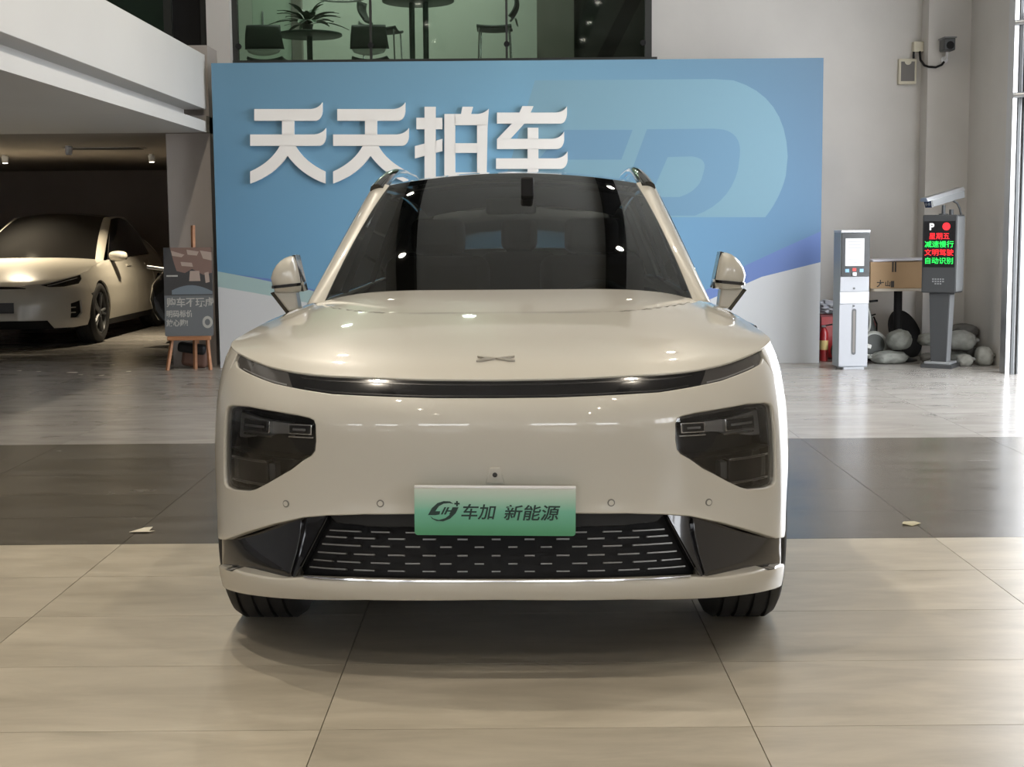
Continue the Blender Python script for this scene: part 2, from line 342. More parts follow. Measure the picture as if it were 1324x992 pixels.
# ---------------------------------------------------------------- car body surfaces
def curve(pts):
    xs=[p[0] for p in pts]; ys=[p[1] for p in pts]; n=len(xs)
    d=[(ys[i+1]-ys[i])/(xs[i+1]-xs[i]) for i in range(n-1)]
    m=[d[0]]+[0 if d[i-1]*d[i]<=0 else 2*d[i-1]*d[i]/(d[i-1]+d[i]) for i in range(1,n-1)]+[d[-1]]
    def f(x):
        if x<=xs[0]: return ys[0]
        if x>=xs[-1]: return ys[-1]
        i=bisect.bisect_right(xs,x)-1; h=xs[i+1]-xs[i]; t=(x-xs[i])/h
        return ((1+2*t)*(1-t)**2*ys[i]+t*(1-t)**2*h*m[i]+t*t*(3-2*t)*ys[i+1]+t*t*(t-1)*h*m[i+1])
    return f
def smooth(a,b,x):
    t=max(0,min(1,(x-a)/(b-a))); return t*t*(3-2*t)
class Belt:
    """lower body: planform (arc length q from the nose centre) x height z"""
    def __init__(s,W,L,fa,fn,ra,rn,wprof,nose,tail):
        s.W,s.L,s.wp,s.nose,s.tail=W,L,curve(wprof),curve(nose),curve(tail)
        P=[]
        N=400
        for i in range(N+1):
            f=pi/2*i/N; P.append((W*sin(f)**(2/fn),fa*(1-cos(f))))
        P.append((W,L-ra)); 
        for i in range(1,N+1):
            f=pi/2*i/N; P.append((W*cos(f)**(2/rn),L-ra*(1-sin(f))))
        q=[0]
        for a,b in zip(P,P[1:]): q.append(q[-1]+hypot(b[0]-a[0],b[1]-a[1]))
        s.P,s.Q,s.qmax=P,q,q[-1]; s.fa,s.ra=fa,ra
    def plan(s,q):
        q=max(0,min(s.qmax,q)); i=min(len(s.Q)-2,bisect.bisect_right(s.Q,q)-1)
        t=(q-s.Q[i])/max(1e-9,s.Q[i+1]-s.Q[i]); a,b=s.P[i],s.P[i+1]
        return lerp(a[0],b[0],t),lerp(a[1],b[1],t)
    def q_at_y(s,y):
        lo,hi=0,s.qmax
        for _ in range(40):
            m=(lo+hi)/2
            if s.plan(m)[1]<y: lo=m
            else: hi=m
        return lo
    def pt(s,q,z,off=0.):
        sg=-1 if q<0 else 1
        def p(q,z):
            x,y=s.plan(q); c=smooth(s.fa*1.1,0,y)
            w=s.wp(z); k=w/s.W
            y2=y+s.nose(z)*c-s.tail(z)*smooth(s.L-s.ra*1.1,s.L,y)
            return x*k,y2,z
        q=abs(q); a=p(q,z)
        if off:
            n=s.nrm(q,z); a=tuple(a[i]+off*n[i] for i in range(3))
        return (sg*a[0],a[1],a[2])
    def nrm(s,q,z):
        e=.004; sg=-1 if q<0 else 1; q=abs(q)
        q0=max(q-e,1e-4) if q>e else q
        a=s.pt(max(0,q-e),z);b=s.pt(q+e,z)
        if q<e: a=(-b[0],b[1],b[2])
        c=s.pt(q,z-e);d=s.pt(q,z+e)
        u=[b[i]-a[i] for i in range(3)];v=[d[i]-c[i] for i in range(3)]
        n=(u[1]*v[2]-u[2]*v[1],u[2]*v[0]-u[0]*v[2],u[0]*v[1]-u[1]*v[0])
        l=sqrt(sum(k*k for k in n)) or 1
        return (sg*n[0]/l,n[1]/l,n[2]/l)

def normal_of(f, a, b, e=.004):
    p = Vector(f(a+e, b))-Vector(f(a-e, b)); q = Vector(f(a, b+e))-Vector(f(a, b-e)); n = p.cross(q)
    return n.normalized() if n.length > 1e-12 else Vector((0, 0, 1))
def inside(p, poly):
    x, y = p; r = False; j = len(poly)-1
    for i in range(len(poly)):
        xi, yi = poly[i]; xj, yj = poly[j]
        if (yi > y) != (yj > y) and x < (xj-xi)*(y-yi)/(yj-yi)+xi: r = not r
        j = i
    return r
def dens(poly, st):
    out = []
    for i in range(len(poly)):
        a, b = poly[i], poly[(i+1) % len(poly)]; n = max(1, int(hypot(b[0]-a[0], b[1]-a[1])/st+.5))
        out += [(lerp(a[0], b[0], k/n), lerp(a[1], b[1], k/n)) for k in range(n)]
    return out
def panel(name, f, outer, m, parent, holes=(), step=.03, rim=.018, r=.004, nf=None, ref=None, st_b=None, flipn=False):
    """sheet cut from the surface f(a,b) along outlines given in (a,b), with rolled edges; ref: rough outward direction"""
    nf = nf or (lambda a, b: normal_of(f, a, b))
    outer = dens(outer, st_b or step*.7); holes = [dens(h, st_b or step*.7) for h in holes]
    loops = [outer]+holes; co = []; ed = []
    for l in loops:
        n0 = len(co); co += l; ed += [(n0+i, n0+(i+1) % len(l)) for i in range(len(l))]
    a0, a1 = min(p[0] for p in outer), max(p[0] for p in outer); b0, b1 = min(p[1] for p in outer), max(p[1] for p in outer)
    na, nb = max(1, int((a1-a0)/step)), max(1, int((b1-b0)/step)); bpts = list(co); cell = {}
    for p in bpts: cell.setdefault((int(p[0]/step), int(p[1]/step)), []).append(p)
    for i in range(na+1):
        for j in range(nb+1):
            p = (a0+(a1-a0)*(i+.5*(j % 2))/na, b0+(b1-b0)*j/nb)
            k = (int(p[0]/step), int(p[1]/step))
            if any(hypot(p[0]-q[0], p[1]-q[1]) < step*.45 for u in (-1, 0, 1) for v in (-1, 0, 1) for q in cell.get((k[0]+u, k[1]+v), ())): continue
            if inside(p, outer) and not any(inside(p, h) for h in holes): co.append(p)
    vo, _, fo, *_x = delaunay_2d_cdt([Vector(p) for p in co], ed, [], 0, 1e-6)
    vo = [(v.x, v.y) for v in vo]; tris = []
    for t in fo:
        c = (sum(vo[i][0] for i in t)/3, sum(vo[i][1] for i in t)/3)
        if inside(c, outer) and not any(inside(c, h) for h in holes): tris.append(tuple(t))
    P = [Vector(f(*p)) for p in vo]; Nn = [Vector(nf(*p)) for p in vo]
    if ref is not None:
        rv = ref if callable(ref) else (lambda p: Vector(ref))
        Nn = [n if n.dot(rv(p)) >= 0 else -n for n, p in zip(Nn, P)]
    T2 = []
    for t in tris:
        fn = (P[t[1]]-P[t[0]]).cross(P[t[2]]-P[t[0]]); nn = Nn[t[0]]+Nn[t[1]]+Nn[t[2]]
        T2.append(t if fn.dot(nn) >= 0 else (t[0], t[2], t[1]))
    used = {}
    for t in T2:
        for i in range(3): used.setdefault((min(t[i], t[(i+1) % 3]), max(t[i], t[(i+1) % 3])), []).append((t[i], t[(i+1) % 3]))
    be = [v[0] for v in used.values() if len(v) == 1]
    D = {}
    for a, b in be:
        t = P[b]-P[a]
        if t.length < 1e-9: continue
        for k in (a, b): D[k] = D.get(k, Vector())+t.normalized().cross(Nn[k])
    for k in D: D[k] = D[k].normalized() if D[k].length > 1e-9 else Vector((0, 0, 1))
    V = [tuple(p) for p in P]; NN = [tuple(n) for n in Nn]; FF = list(T2)
    if rim:
        sg = 1 if rim > 0 else -1; rid = []
        specs = [(.7*r, .3*r, 1, 1), (r, r, 0, 1), (r, abs(rim), 0, 1)] if r else [(0, 0, 0, 1), (0, abs(rim), 0, 1)]
        for (do, dn, wn, wd) in specs:
            ids = {}
            for k, dv in D.items():
                ids[k] = len(V); V.append(tuple(P[k]+dv*do-Nn[k]*dn*sg)); q = (Nn[k]*wn+dv*wd); NN.append(tuple(q.normalized()))
            rid.append(ids)
        prev = {k: k for k in D}
        if not r: prev = rid[0]; rid = rid[1:]
        for ids in rid:
            for a, b in be:
                if a in D and b in D: FF.append((prev[b], prev[a], ids[a], ids[b]) if sg > 0 else (prev[b], prev[a], ids[a], ids[b]))
            prev = ids
    me = bpy.data.meshes.new(name); me.from_pydata(V, [], FF)
    for p in me.polygons: p.use_smooth = True
    me.update(); me.normals_split_custom_set_from_vertices(NN)
    o = bpy.data.objects.new(name, me); COL.objects.link(o); me.materials.append(M[m]); o.parent = parent
    return o
def strip(name, f, nf, a0, a1, zf0, zf1, o0, o1, m, parent, n=12, bevel=0.):
    """bar lying on a surface: a in [a0,a1], b between zf0(a), zf1(a), offsets o0..o1 along the normal"""
    b = MB(); rings = []
    for i in range(n+1):
        a = lerp(a0, a1, i/n); z0 = zf0(a) if callable(zf0) else zf0; z1 = zf1(a) if callable(zf1) else zf1
        ring = []
        for z, o in ((z0, o0), (z1, o0), (z1, o1), (z0, o1)):
            p = Vector(f(a, z)); q = Vector(nf(a, z)); ring.append(tuple(p+q*o))
        rings.append(ring)
    vs = [p for r_ in rings for p in r_]
    fs = [(i*4+k, i*4+(k+1) % 4, (i+1)*4+(k+1) % 4, (i+1)*4+k) for i in range(n) for k in range(4)]+[(0, 1, 2, 3), tuple(n*4+k for k in (3, 2, 1, 0))]
    b.add(vs, fs); return b.build(name, m, parent, smooth=40, bevel=bevel)
# ---------------------------------------------------------------- white SUV
mat('paint', (.54, .518, .46), .32, coat=1, coat_r=.025)
mat('lens_dark', (.02, .02, .022), .25)
mat('lamp_inner', (.27, .27, .27), .28, metal=.45)
mat('lamp_black', (.010, .010, .010), .5, spec=.3)
mat('rubber', (.018, .018, .018), .75)
mat('rim', (.22, .22, .23), .3, metal=.9)
mat('cabin', (.035, .034, .032), .75)
mat('seat_trim', (.075, .055, .042), .7)
mat('badge', (.40, .38, .34), .3, metal=.7)
mat('grille_bar', (.22, .22, .215), .35, metal=.6)
mat('sensor', (.16, .155, .14), .4)
glass('wind_glass', (.30, .34, .33), refl=1.55, gloss=.01)
glass('side_glass', (.10, .11, .11), refl=1.2, gloss=.01)
glass('lamp_glass', (.92, .92, .92), refl=.9, gloss=.02)
glass('smoke_glass', (.22, .22, .23), refl=1.2, gloss=.03)

class Shell:
    """everything above the belt line is derived from the belt and a few curves"""
    pass
def body(P, root, paint='paint'):
    B = P['belt']; nf = B.nrm; f = B.pt; ZT = curve(P['ztop']); S = Shell(); S.B, S.ZT = B, ZT
    q0 = P['hood_q0']; qA = B.q_at_y(P['cowl_y'])
    E0 = f(q0, ZT(q0))
    FX = [f(q, z) for q, z in P['hood_front']]
    yf = curve([(p[0], p[1]) for p in FX]); zf = curve([(p[0], p[2]) for p in FX])
    zc = curve(P['hood_mid']); yA, yB = P['hood_mid'][0][0], P['hood_mid'][-1][0]
    def hood(u, v):
        a = min(1.02, abs(u)); vv = max(0, v); q = lerp(q0, qA, vv); E = f(q, ZT(q)); cy = lerp(yA, yB, vv); cz = zc(cy)
        g0 = (yf(a*E0[0])-yA)/(E0[1]-yA); k0 = (zf(a*E0[0])-zc(yA))/((E0[2]-zc(yA)) or 1e-6)
        s = vv; gy = lerp(g0, a*a, s); gz = lerp(k0, a**P.get('hood_pow', 5), s**.7)
        y = lerp(cy, E[1], gy); z = lerp(cz, E[2], gz) if abs(E[2]-cz) > 1e-5 else cz
        z += P.get('hood_dome', 0)*(1-a**2)*4*vv*(1-vv)
        if 'hood_step' in P:
            h, yb = P['hood_step']; z -= h*smooth(0, .045, y-(yb+.60*(a/.93)**4))
        return (E[0]*u, y, z)
    S.hood = hood; S.qA = qA
    panel('hood', hood, [(-1, .004), (1, .004), (1, 1), (-1, 1)], paint, root, step=.026, rim=.007, r=.004, ref=(0, -.2, 1))
    (bx, by0, by1, bz), (tx, ty0, ty1, tz0, tz1) = P['ws_base'], P['ws_top']
    def WS(u, v):
        a = (bx*u, by0+by1*u*u, bz); b = (tx*u, ty0+ty1*u*u, tz0-tz1*u*u)
        p = V3(a, b, v); k = 4*v*(1-v)*P.get('ws_bulge', .03); return (p[0], p[1]-.45*k, p[2]+k*.9)
    S.WS = WS
    panel('windshield', WS, [(-.965, -.05), (.965, -.05), (.965, 1), (-.965, 1)], P.get('ws_mat', 'wind_glass'), root, step=.05, rim=.006, r=0, ref=(0, -1, 1))
    cab = P['cant']; CR = [curve([(c[1], c[0]) for c in cab]), curve([(c[1], c[2]) for c in cab])]
    ya, yb = cab[0][1], cab[-1][1]; cr = lambda y: (CR[0](y), y, CR[1](y))
    pb = P['pillar_base']
    # A pillars
    def AP(s, t):
        t_ = t; g = WS(.965, t_); o = V3(pb, cab[0], t_)
        p = V3(g, o, min(1, s)); h = .014*4*min(1, s)*(1-min(1, s))
        if s > 1: return (o[0]-.035*(s-1), o[1]+.09*(s-1), o[2]-.01*(s-1))
        return (p[0]+h*.6, p[1]-h*.5, p[2]+h)
    ap = panel('a_pillar', AP, [(0, -.03), (1, -.03), (1, 1), (0, 1)], paint, root, step=.08, rim=.012, r=.004, ref=(.5, -.5, .8)); mirror(ap)
    ai = MB().grid(AP, [1, 1.33, 1.66, 2], [i/12 for i in range(13)]).build('pillar_trim', 'black_gloss', ap, smooth=60)
    ai2 = mirror(ai, [c for c in root.children if c.name.startswith('a_pillar') and c is not ap][0])
    # roof
    rz = curve(P['roof_z']); rw = curve(P['roof_w']); ye, dr = P['roof_end'], P['roof_drop']
    def RF(u, v):
        y = lerp(ty0+ty1*u*u, ye-.06*u*u, v); return (u*rw(v), y, rz(v)-lerp(tz1, dr, v)*u*u)
    S.RF = RF
    panel('roof', RF, [(-1, .002), (1, .002), (1, 1), (-1, 1)], P.get('roof_mat', 'black_gloss'), root, step=.05, rim=.02, r=.006, ref=(0, 0, 1))
    MB().grid(lambda u, v: (RF(u, v)[0]*.96, RF(u, v)[1]+.02, RF(u, v)[2]-.05), [i/8-1 for i in range(17)], [i/10 for i in range(11)]).build('headliner', 'cabin', root, smooth=60, solid=.01)
    # cant rail
    def CT(s, y):
        v = (y-ty0-ty1)/(ye-.06-ty0-ty1); r_ = RF(1, max(0, min(1, v))); o = cr(y); p = V3(r_, o, s); h = .018*4*s*(1-s); return (p[0]+h*.6, y, p[2]+h*.8)
    ct = panel('cant_rail', CT, [(0, ya), (1, ya), (1, yb), (0, yb)], paint, root, step=.12, rim=.012, r=.004, ref=(.5, 0, 1)); mirror(ct)
    # side glass
    y0b, y1b = P['dlo']
    def SG(s, t, off=0.):
        y = lerp(y0b, y1b, s); q = B.q_at_y(y); a = f(q, ZT(q)); b = cr(lerp(ya, yb, s)); p = V3(a, b, t); h = P.get('side_bulge', .004)*4*t*(1-t)-off; return (p[0]+h, p[1], p[2]+h*.3)
    S.SG = SG
    for i, (s0, s1, mt, nm) in enumerate(P['side']):
        o = panel(nm, SG, [(s0, .02 if 'glass' in mt else 0), (s1, .02 if 'glass' in mt else 0), (s1, .97), (s0, .97)], mt, root, step=.05, rim=.01, r=.002, ref=(1, 0, .3)); mirror(o)
    # tail
    qr = B.q_at_y(y1b); QM = B.qmax
    def TL(u, t):
        a = abs(u); sg = 1 if u >= 0 else -1; q = QM-a*(QM-qr); lo = f(q, ZT(q)); w_ = min(1, a)
        up = RF(w_, 1); e = cr(yb); k = w_**6; up = V3(up, e, k)
        p = V3(up, lo, t); h = .05*4*t*(1-t); return (sg*p[0], p[1]+h*(1-k), p[2]+h*.5)
    gl = [(-.8, .12), (.8, .12), (.78, .72), (-.78, .72)]
    panel('tailgate', TL, [(-1, 0), (1, 0), (1, 1), (-1, 1)], paint, root, holes=[gl], step=.05, rim=.012, r=.004, ref=(0, 1, .4))
    panel('rear_window', TL, gl, P.get('rear_mat', 'wind_glass'), root, step=.08, rim=.004, r=0, ref=(0, 1, .4))
    # flanks
    R, za = P['arch_r'], P['axle_z']; ax = P['axles']
    def arch(yc, z_lo, n=26):
        out = []
        a0 = asin((z_lo-za)/R)
        for i in range(n+1):
            a = a0+(pi-2*a0)*i/n; out.append((B.q_at_y(yc-R*cos(a)), za+R*sin(a)))
        return out                      # front foot -> top -> rear foot
    S.arch = arch; zs = P['sill_z']
    A1, A2 = arch(ax[0], zs), arch(ax[1], zs); g = .0025
    top = lambda qa, qb, n=14: [(lerp(qa, qb, i/n), ZT(lerp(qa, qb, i/n))-.004) for i in range(n+1)]
    qd = [B.q_at_y(y) for y in P['doors']]
    seam = P['seam']                    # bumper/fender seam, from the light bar end down to the arch
    ka = max(i for i, p in enumerate(A1[:len(A1)//2]) if p[1] < seam[-1][1])
    fen = [(s[0]+g, s[1]) for s in seam]+A1[ka+1:]+[(qd[0]-g, zs)]+top(qd[0]-g, q0+.02)
    o = panel('front_fender', f, fen, paint, root, nf=nf, step=.035, rim=.02, r=.003); S.fender = o; mirror(o)
    S.A1, S.ka = A1, ka
    o = panel('front_door', f, [(qd[0]+g, zs), (qd[1]-g, zs)]+top(qd[1]-g, qd[0]+g), paint, root, nf=nf, step=.05, rim=.02, r=.003); S.fdoor = o
    dh = strip('door_handle', f, nf, qd[1]-.30, qd[1]-.10, .90, .925, -.002, .012, paint, o, 6, .003); mirror(o)
    m2 = A2[:len(A2)//2+1]; kz = [p for p in m2 if p[0] < qd[2]-g]
    o = panel('rear_door', f, [(qd[1]+g, zs)]+kz+[(qd[2]-g, kz[-1][1]+.01)]+top(qd[2]-g, qd[1]+g), paint, root, nf=nf, step=.05, rim=.02, r=.003)
    strip('door_handle', f, nf, qd[2]-.30, qd[2]-.10, .90, .925, -.002, .012, paint, o, 6, .003); mirror(o)
    kr = [p for p in A2 if p[0] > qd[2]+g]; qs = B.q_at_y(P['rear_seam'])
    o = panel('rear_quarter', f, kr+[(qs-g, zs)]+top(qs-g, qd[2]+g), paint, root, nf=nf, step=.05, rim=.02, r=.003); mirror(o)
    tb = [(qs+g, zs)]; tb = tb+[(QM-.0005, zs), (QM-.0005, ZT(QM)-.004)]+top(QM-.0005, qs+g)[1:]
    o = panel('rear_bumper', f, tb, paint, root, nf=nf, step=.05, rim=.02, r=.003); mirror(o)
    # sill, floor, liners
    q1, q2 = A1[-1][0], A2[0][0]
    o = strip('sill', f, nf, q1+.01, q2-.01, zs-.08, zs-.004, -.05, -.004, 'black', root, 10, .004); mirror(o)
    MB().bb(-B.W+.2, B.W-.2, .30, B.L-.3, zs-.06, zs-.02).build('underbody', 'black', root)
    for y in ax:
        L_ = MB().grid(lambda a, x: (x, y-(R+.012)*cos(a), za+(R+.012)*sin(a)), [-.2+(pi+.4)*i/20 for i in range(21)], [B.W-.36, B.W-.06]).build('wheel_liner', 'black', root, solid=.01)
        mirror(L_)
    MB().bb(-B.W+.33, B.W-.33, .34, P['cowl_y']-.1, zs, P.get('bay_z', .86)).build('motor_bay', 'black', root)
    MB().bb(-P['ws_base'][0]-.02, P['ws_base'][0]+.02, P['hood_mid'][-1][0]-.12, P['ws_base'][1]+P['ws_base'][2]+.12, P['ws_base'][3]-.13, P['ws_base'][3]-.035).build('cowl', 'black', root)
    cl = MB().grid(lambda q, z: f(q, z, -.07), [B.q_at_y(P['cowl_y']+.1+i*.2) for i in range(16)], [zs, .6, .9, ZT(2.5)]).build('door_lining', 'cabin', root, smooth=60); mirror(cl)
    return S

def wheel(root, x, y, r, w_, rr, side, spokes=5, tyre='rubber', rim='rim'):
    """tyre with circumferential grooves, spoked rim and brake disc; side = +1 outer face towards +x"""
    h = w_/2; pr = [(rr-.005, -h+.012), (rr+.02, -h), (r-.045, -h-.002), (r-.018, -h+.012), (r-.006, -h+.03)]
    for k in range(1, 5):
        c = -h+w_*k/5
        pr += [(r, c-.012), (r, c-.0065), (r-.012, c-.005), (r-.012, c+.005), (r, c+.0065), (r, c+.012)]
    pr += [(r-.006, h-.03), (r-.018, h-.012), (r-.045, h+.002), (rr+.02, h), (rr-.005, h-.012)]
    b = MB().lathe(pr, 56, 'X', (x, y, r), caps=False)
    t = b.build('tyre', tyre, root, smooth=35)
    s = side; o = x+s*h
    b = MB().lathe([(rr, o-s*.02), (rr-.02, o-s*.012), (rr-.03, o-s*.05), (rr-.035, o-s*.20)], 40, 'X', (0, y, r), caps=False)
    for k in range(spokes):
        for d in (-.13, .13):
            a = 2*pi*k/spokes+d; a2 = 2*pi*k/spokes+d*.5
            p0 = Vector((o-s*.035, y+.055*cos(a2), r+.055*sin(a2))); p1 = Vector((o-s*.03, y+(rr-.02)*cos(a), r+(rr-.02)*sin(a)))
            b.tube([p0, p1], [.024, .018], 6, up=(1, 0, 0))
    b.lathe([(.075, o-s*.06), (.075, o-s*.03), (.05, o-s*.02)], 24, 'X', (0, y, r))
    b.build('rim', rim, t, smooth=40)
    MB().lathe([(rr*.78, o-s*.12), (rr*.78, o-s*.10)], 32, 'X', (0, y, r)).build('brake_disc', 'steel_dark', t, smooth=40)
    return t

suv = empty('suv', (-.063, 4.27, 0), -.025)
tag(suv, 'white SUV with black roof and green plate parked in front of the blue banner', 'car')
BG = Belt(W=.97, L=4.88, fa=.60, fn=3.2, ra=.75, rn=2.9,
    wprof=[(.14, .945), (.20, .962), (.28, .97), (.5, .97), (.62, .969), (.76, .962), (.88, .946), (.96, .925), (1.02, .895), (1.045, .872), (1.06, .848), (1.075, .815), (1.10, .79), (1.2, .72)],
    nose=[(.16, .10), (.22, .05), (.26, .015), (.30, .0), (.34, .006), (.45, .035), (.53, .050), (.62, .043), (.72, .029), (.79, .022), (.84, .034), (.88, .055), (.92, .085), (.98, .14), (1.04, .21), (1.2, .4)],
    tail=[(.16, .2), (.3, .06), (.5, .0), (.75, .0), (.9, .03), (1.0, .06), (1.2, .16)])
BAR_T = [(0, .924), (.195, .926), (.419, .932), (.528, .934), (.635, .940), (.762, .953), (.86, .968), (.94, .980), (1.0, .988)]
BAR_B = [(0, .870), (.19, .871), (.409, .877), (.515, .880), (.619, .890), (.740, .903), (.85, .921), (.915, .931), (.975, .941), (.998, .956)]
qy = BG.q_at_y
PS = dict(belt=BG, ztop=[(1.0, .988), (1.1, .998), (1.3, 1.015), (1.5, 1.03), (1.8, 1.055), (2.05, 1.068), (2.4, 1.075), (3.6, 1.085), (4.6, 1.10), (6.5, 1.10)],
    hood_q0=1.0, hood_front=BAR_T, hood_mid=[(.088, .924), (.13, .950), (.2, .980), (.45, 1.038), (.8, 1.096), (1.1, 1.136), (1.30, 1.157)], cowl_y=1.42,
    hood_step=(.012, .76), ws_base=(.762, 1.34, .20, 1.10), ws_top=(.585, 2.30, .10, 1.625, .05), ws_bulge=.03,
    pillar_base=(.812, 1.55, 1.085), cant=[(.655, 2.44, 1.564), (.650, 2.9, 1.575), (.642, 3.4, 1.57), (.625, 3.9, 1.535), (.61, 4.32, 1.48)],
    roof_z=[(0, 1.625), (.18, 1.646), (.4, 1.653), (.65, 1.640), (.85, 1.607), (1, 1.57)], roof_w=[(0, .585), (.25, .605), (.6, .60), (1, .575)], roof_end=4.38, roof_drop=.065,
    dlo=(1.58, 4.42), side=[(.0, .055, 'black_gloss', 'sail_panel'), (.055, .33, 'side_glass', 'door_window'), (.33, .37, 'black_gloss', 'b_pillar'), (.37, .67, 'side_glass', 'door_window'), (.67, .70, 'black_gloss', 'c_pillar'), (.70, .88, 'side_glass', 'quarter_window'), (.88, 1.0, 'paint', 'd_pillar')],
    arch_r=.415, axle_z=.378, axles=(.82, 3.818), sill_z=.27, doors=(1.47, 2.56, 3.50), rear_seam=4.48,
    seam=[(1.014, .985), (1.03, .93), (1.06, .86), (1.10, .76), (1.15, .66)])
SS = body(PS, suv)
f, nf = BG.pt, BG.nrm
def sym(half): return half+[(-q, z) for q, z in half[::-1] if abs(q) > 1e-6]
LAMP = [(.973, .824), (.937, .831), (.842, .836), (.72, .830), (.628, .823), (.581, .816), (.562, .808), (.554, .791), (.552, .740), (.556, .707), (.570, .689), (.602, .670), (.645, .639), (.740, .589), (.793, .565), (.828, .555), (.927, .548), (.979, .551), (1.0, .562), (1.003, .60), (1.0, .65), (.997, .74), (.993, .79), (.988, .812)]
G_T = [(0, .522), (.246, .522), (.405, .519), (.527, .511), (.607, .501), (.718, .473), (.836, .436), (.999, .385), (1.085, .371)]
G_B = [(0, .318), (.404, .318), (.613, .309), (.674, .300), (.712, .297), (.94, .290), (1.09, .272)]
L_B = [(0, .263), (.407, .258), (.707, .234), (.973, .213), (1.10, .200)]
ar = [p for p in SS.A1[:SS.ka+1]]
side = [(s[0]-.0025, s[1]) for s in PS['seam']][1:]+[p for p in ar[::-1] if p[1] > .385]
half = BAR_B+side+G_T[::-1]
bm = [(q, z) for q, z in half]
bump = panel('front_bumper', f, sym(half[:-1]+[(0, .522)]), 'paint', suv, holes=[LAMP, [(-q, z) for q, z in LAMP]], nf=nf, step=.03, rim=.028, r=.005)
panel('lower_lip', f, sym(G_B+L_B[::-1]), 'paint', suv, nf=nf, step=.03, rim=.05, r=.008)
strip('lip_chrome', f, nf, -.60, .60, lambda q: .3195, lambda q: .323, -.012, .003, 'chrome', suv, 40)
# light bar across the nose
fo = lambda o: (lambda q, z: BG.pt(q, z, o))
ZT_, ZB_ = curve(BAR_T), curve(BAR_B)
lb = panel('light_bar', fo(-.008), sym([(q, z-.001) for q, z in BAR_T if q <= .70]+[(.70, ZT_(.70)-.001), (.66, ZB_(.66)+.001)]+[(q, z+.001) for q, z in BAR_B if q < .64][::-1]), 'black_gloss', suv, nf=nf, step=.02, rim=.03, r=.003)
strip('daylight_strip', f, nf, -.64, .64, lambda q: ZT_(abs(q))-.012, lambda q: ZT_(abs(q))-.0085, -.0085, -.0070, 'lens_dark', lb, 60)
strip('daylight_strip', f, nf, -.62, .62, lambda q: ZB_(abs(q))+.010, lambda q: ZB_(abs(q))+.0135, -.0085, -.0070, 'lens_dark', lb, 60)
mat('smoke_solid', (.06, .057, .056), .18, coat=1)
for sd in (1, -1):
    pq = [(.70, ZT_(.70)-.001)]+[(q, z-.001) for q, z in BAR_T if q > .70]+[(q, z+.001) for q, z in BAR_B if q > .66][::-1]+[(.66, ZB_(.66)+.001)]
    e = panel('turn_light', fo(-.008), [(sd*q, z) for q, z in pq], 'smoke_solid', suv, nf=nf, step=.02, rim=.03, r=.003)
    strip('light_guide', f, nf, sd*.69, sd*.93, lambda q: lerp(ZB_(abs(q)), ZT_(abs(q)), .18), lambda q: lerp(ZB_(abs(q)), ZT_(abs(q)), .26), -.009, -.0065, 'lamp_inner', e, 16)
strip('nose_backing', f, nf, -.96, .96, lambda q: ZB_(abs(q))-.03, lambda q: ZT_(abs(q))+.004, -.06, -.035, 'black', suv, 40)
# headlights
for sd in (1, -1):
    S_ = lambda L: [(sd*q, z) for q, z in L]
    grow = [(lerp(.79, q, 1.03), lerp(.69, z, 1.03)) for q, z in LAMP]
    h = panel('headlight', fo(-.085), S_(grow), 'lamp_black', suv, nf=nf, step=.03, rim=-.06, r=0)
    panel('lens', fo(-.010), S_([(lerp(.79, q, 1.005), lerp(.69, z, 1.005)) for q, z in LAMP]), 'lamp_glass', h, nf=nf, step=.03, rim=0, r=0)
    panel('bezel', fo(-.022), S_([(lerp(.79, q, 1.01), lerp(.69, z, 1.01)) for q, z in LAMP]), 'black_gloss', h, holes=[S_([(lerp(.785, q, .93), lerp(.69, z, .92)) for q, z in LAMP])], nf=nf, step=.03, rim=.03, r=.002)
    sq = lambda a, b_, z0, z1, o0, o1, m, nm, n=6, bev=.002: strip(nm, f, nf, sd*a, sd*b_, z0, z1, o0, o1, m, h, n, bev)
    zd = lambda q: .668+.035*(abs(q)-.6)
    sq(.69, .985, lambda q: .745-.028*smooth(.69, .98, abs(q)), lambda q: .785+.022*smooth(.69, .98, abs(q)), -.08, -.050, 'lamp_inner', 'reflector', 12)
    sq(.60, .99, lambda q: zd(q)-.002, lambda q: zd(q)+.004, -.07, -.022, 'lamp_black', 'divider', 10)
    for a, b_, z0, z1 in ((.590, .680, .748, .786), (.765, .915, .744, .790)):
        sq(a, b_, z0, z1, -.07, -.035, 'chrome', 'projector_frame'); sq(a+.006, b_-.006, z0+.005, z1-.005, -.06, -.031, 'lens_dark', 'projector')
        sq(a+.02, b_-.02, (z0+z1)/2-.004, (z0+z1)/2+.004, -.06, -.029, 'lamp_inner', 'projector_bar')
        sq(a-.004, b_+.006, z0-.012, z0-.006, -.07, -.040, 'chrome', 'reflector_lip')
    sq(.765, .975, .652, .660, -.06, -.020, 'chrome', 'led_trim', 8); sq(.745, .975, .577, .585, -.06, -.020, 'chrome', 'led_trim', 8)
    sq(.770, .975, .585, .652, -.06, -.028, 'black_gloss', 'led_unit', 8); sq(.742, .770, .592, .648, -.065, -.038, 'steel_dark', 'led_end', 3)
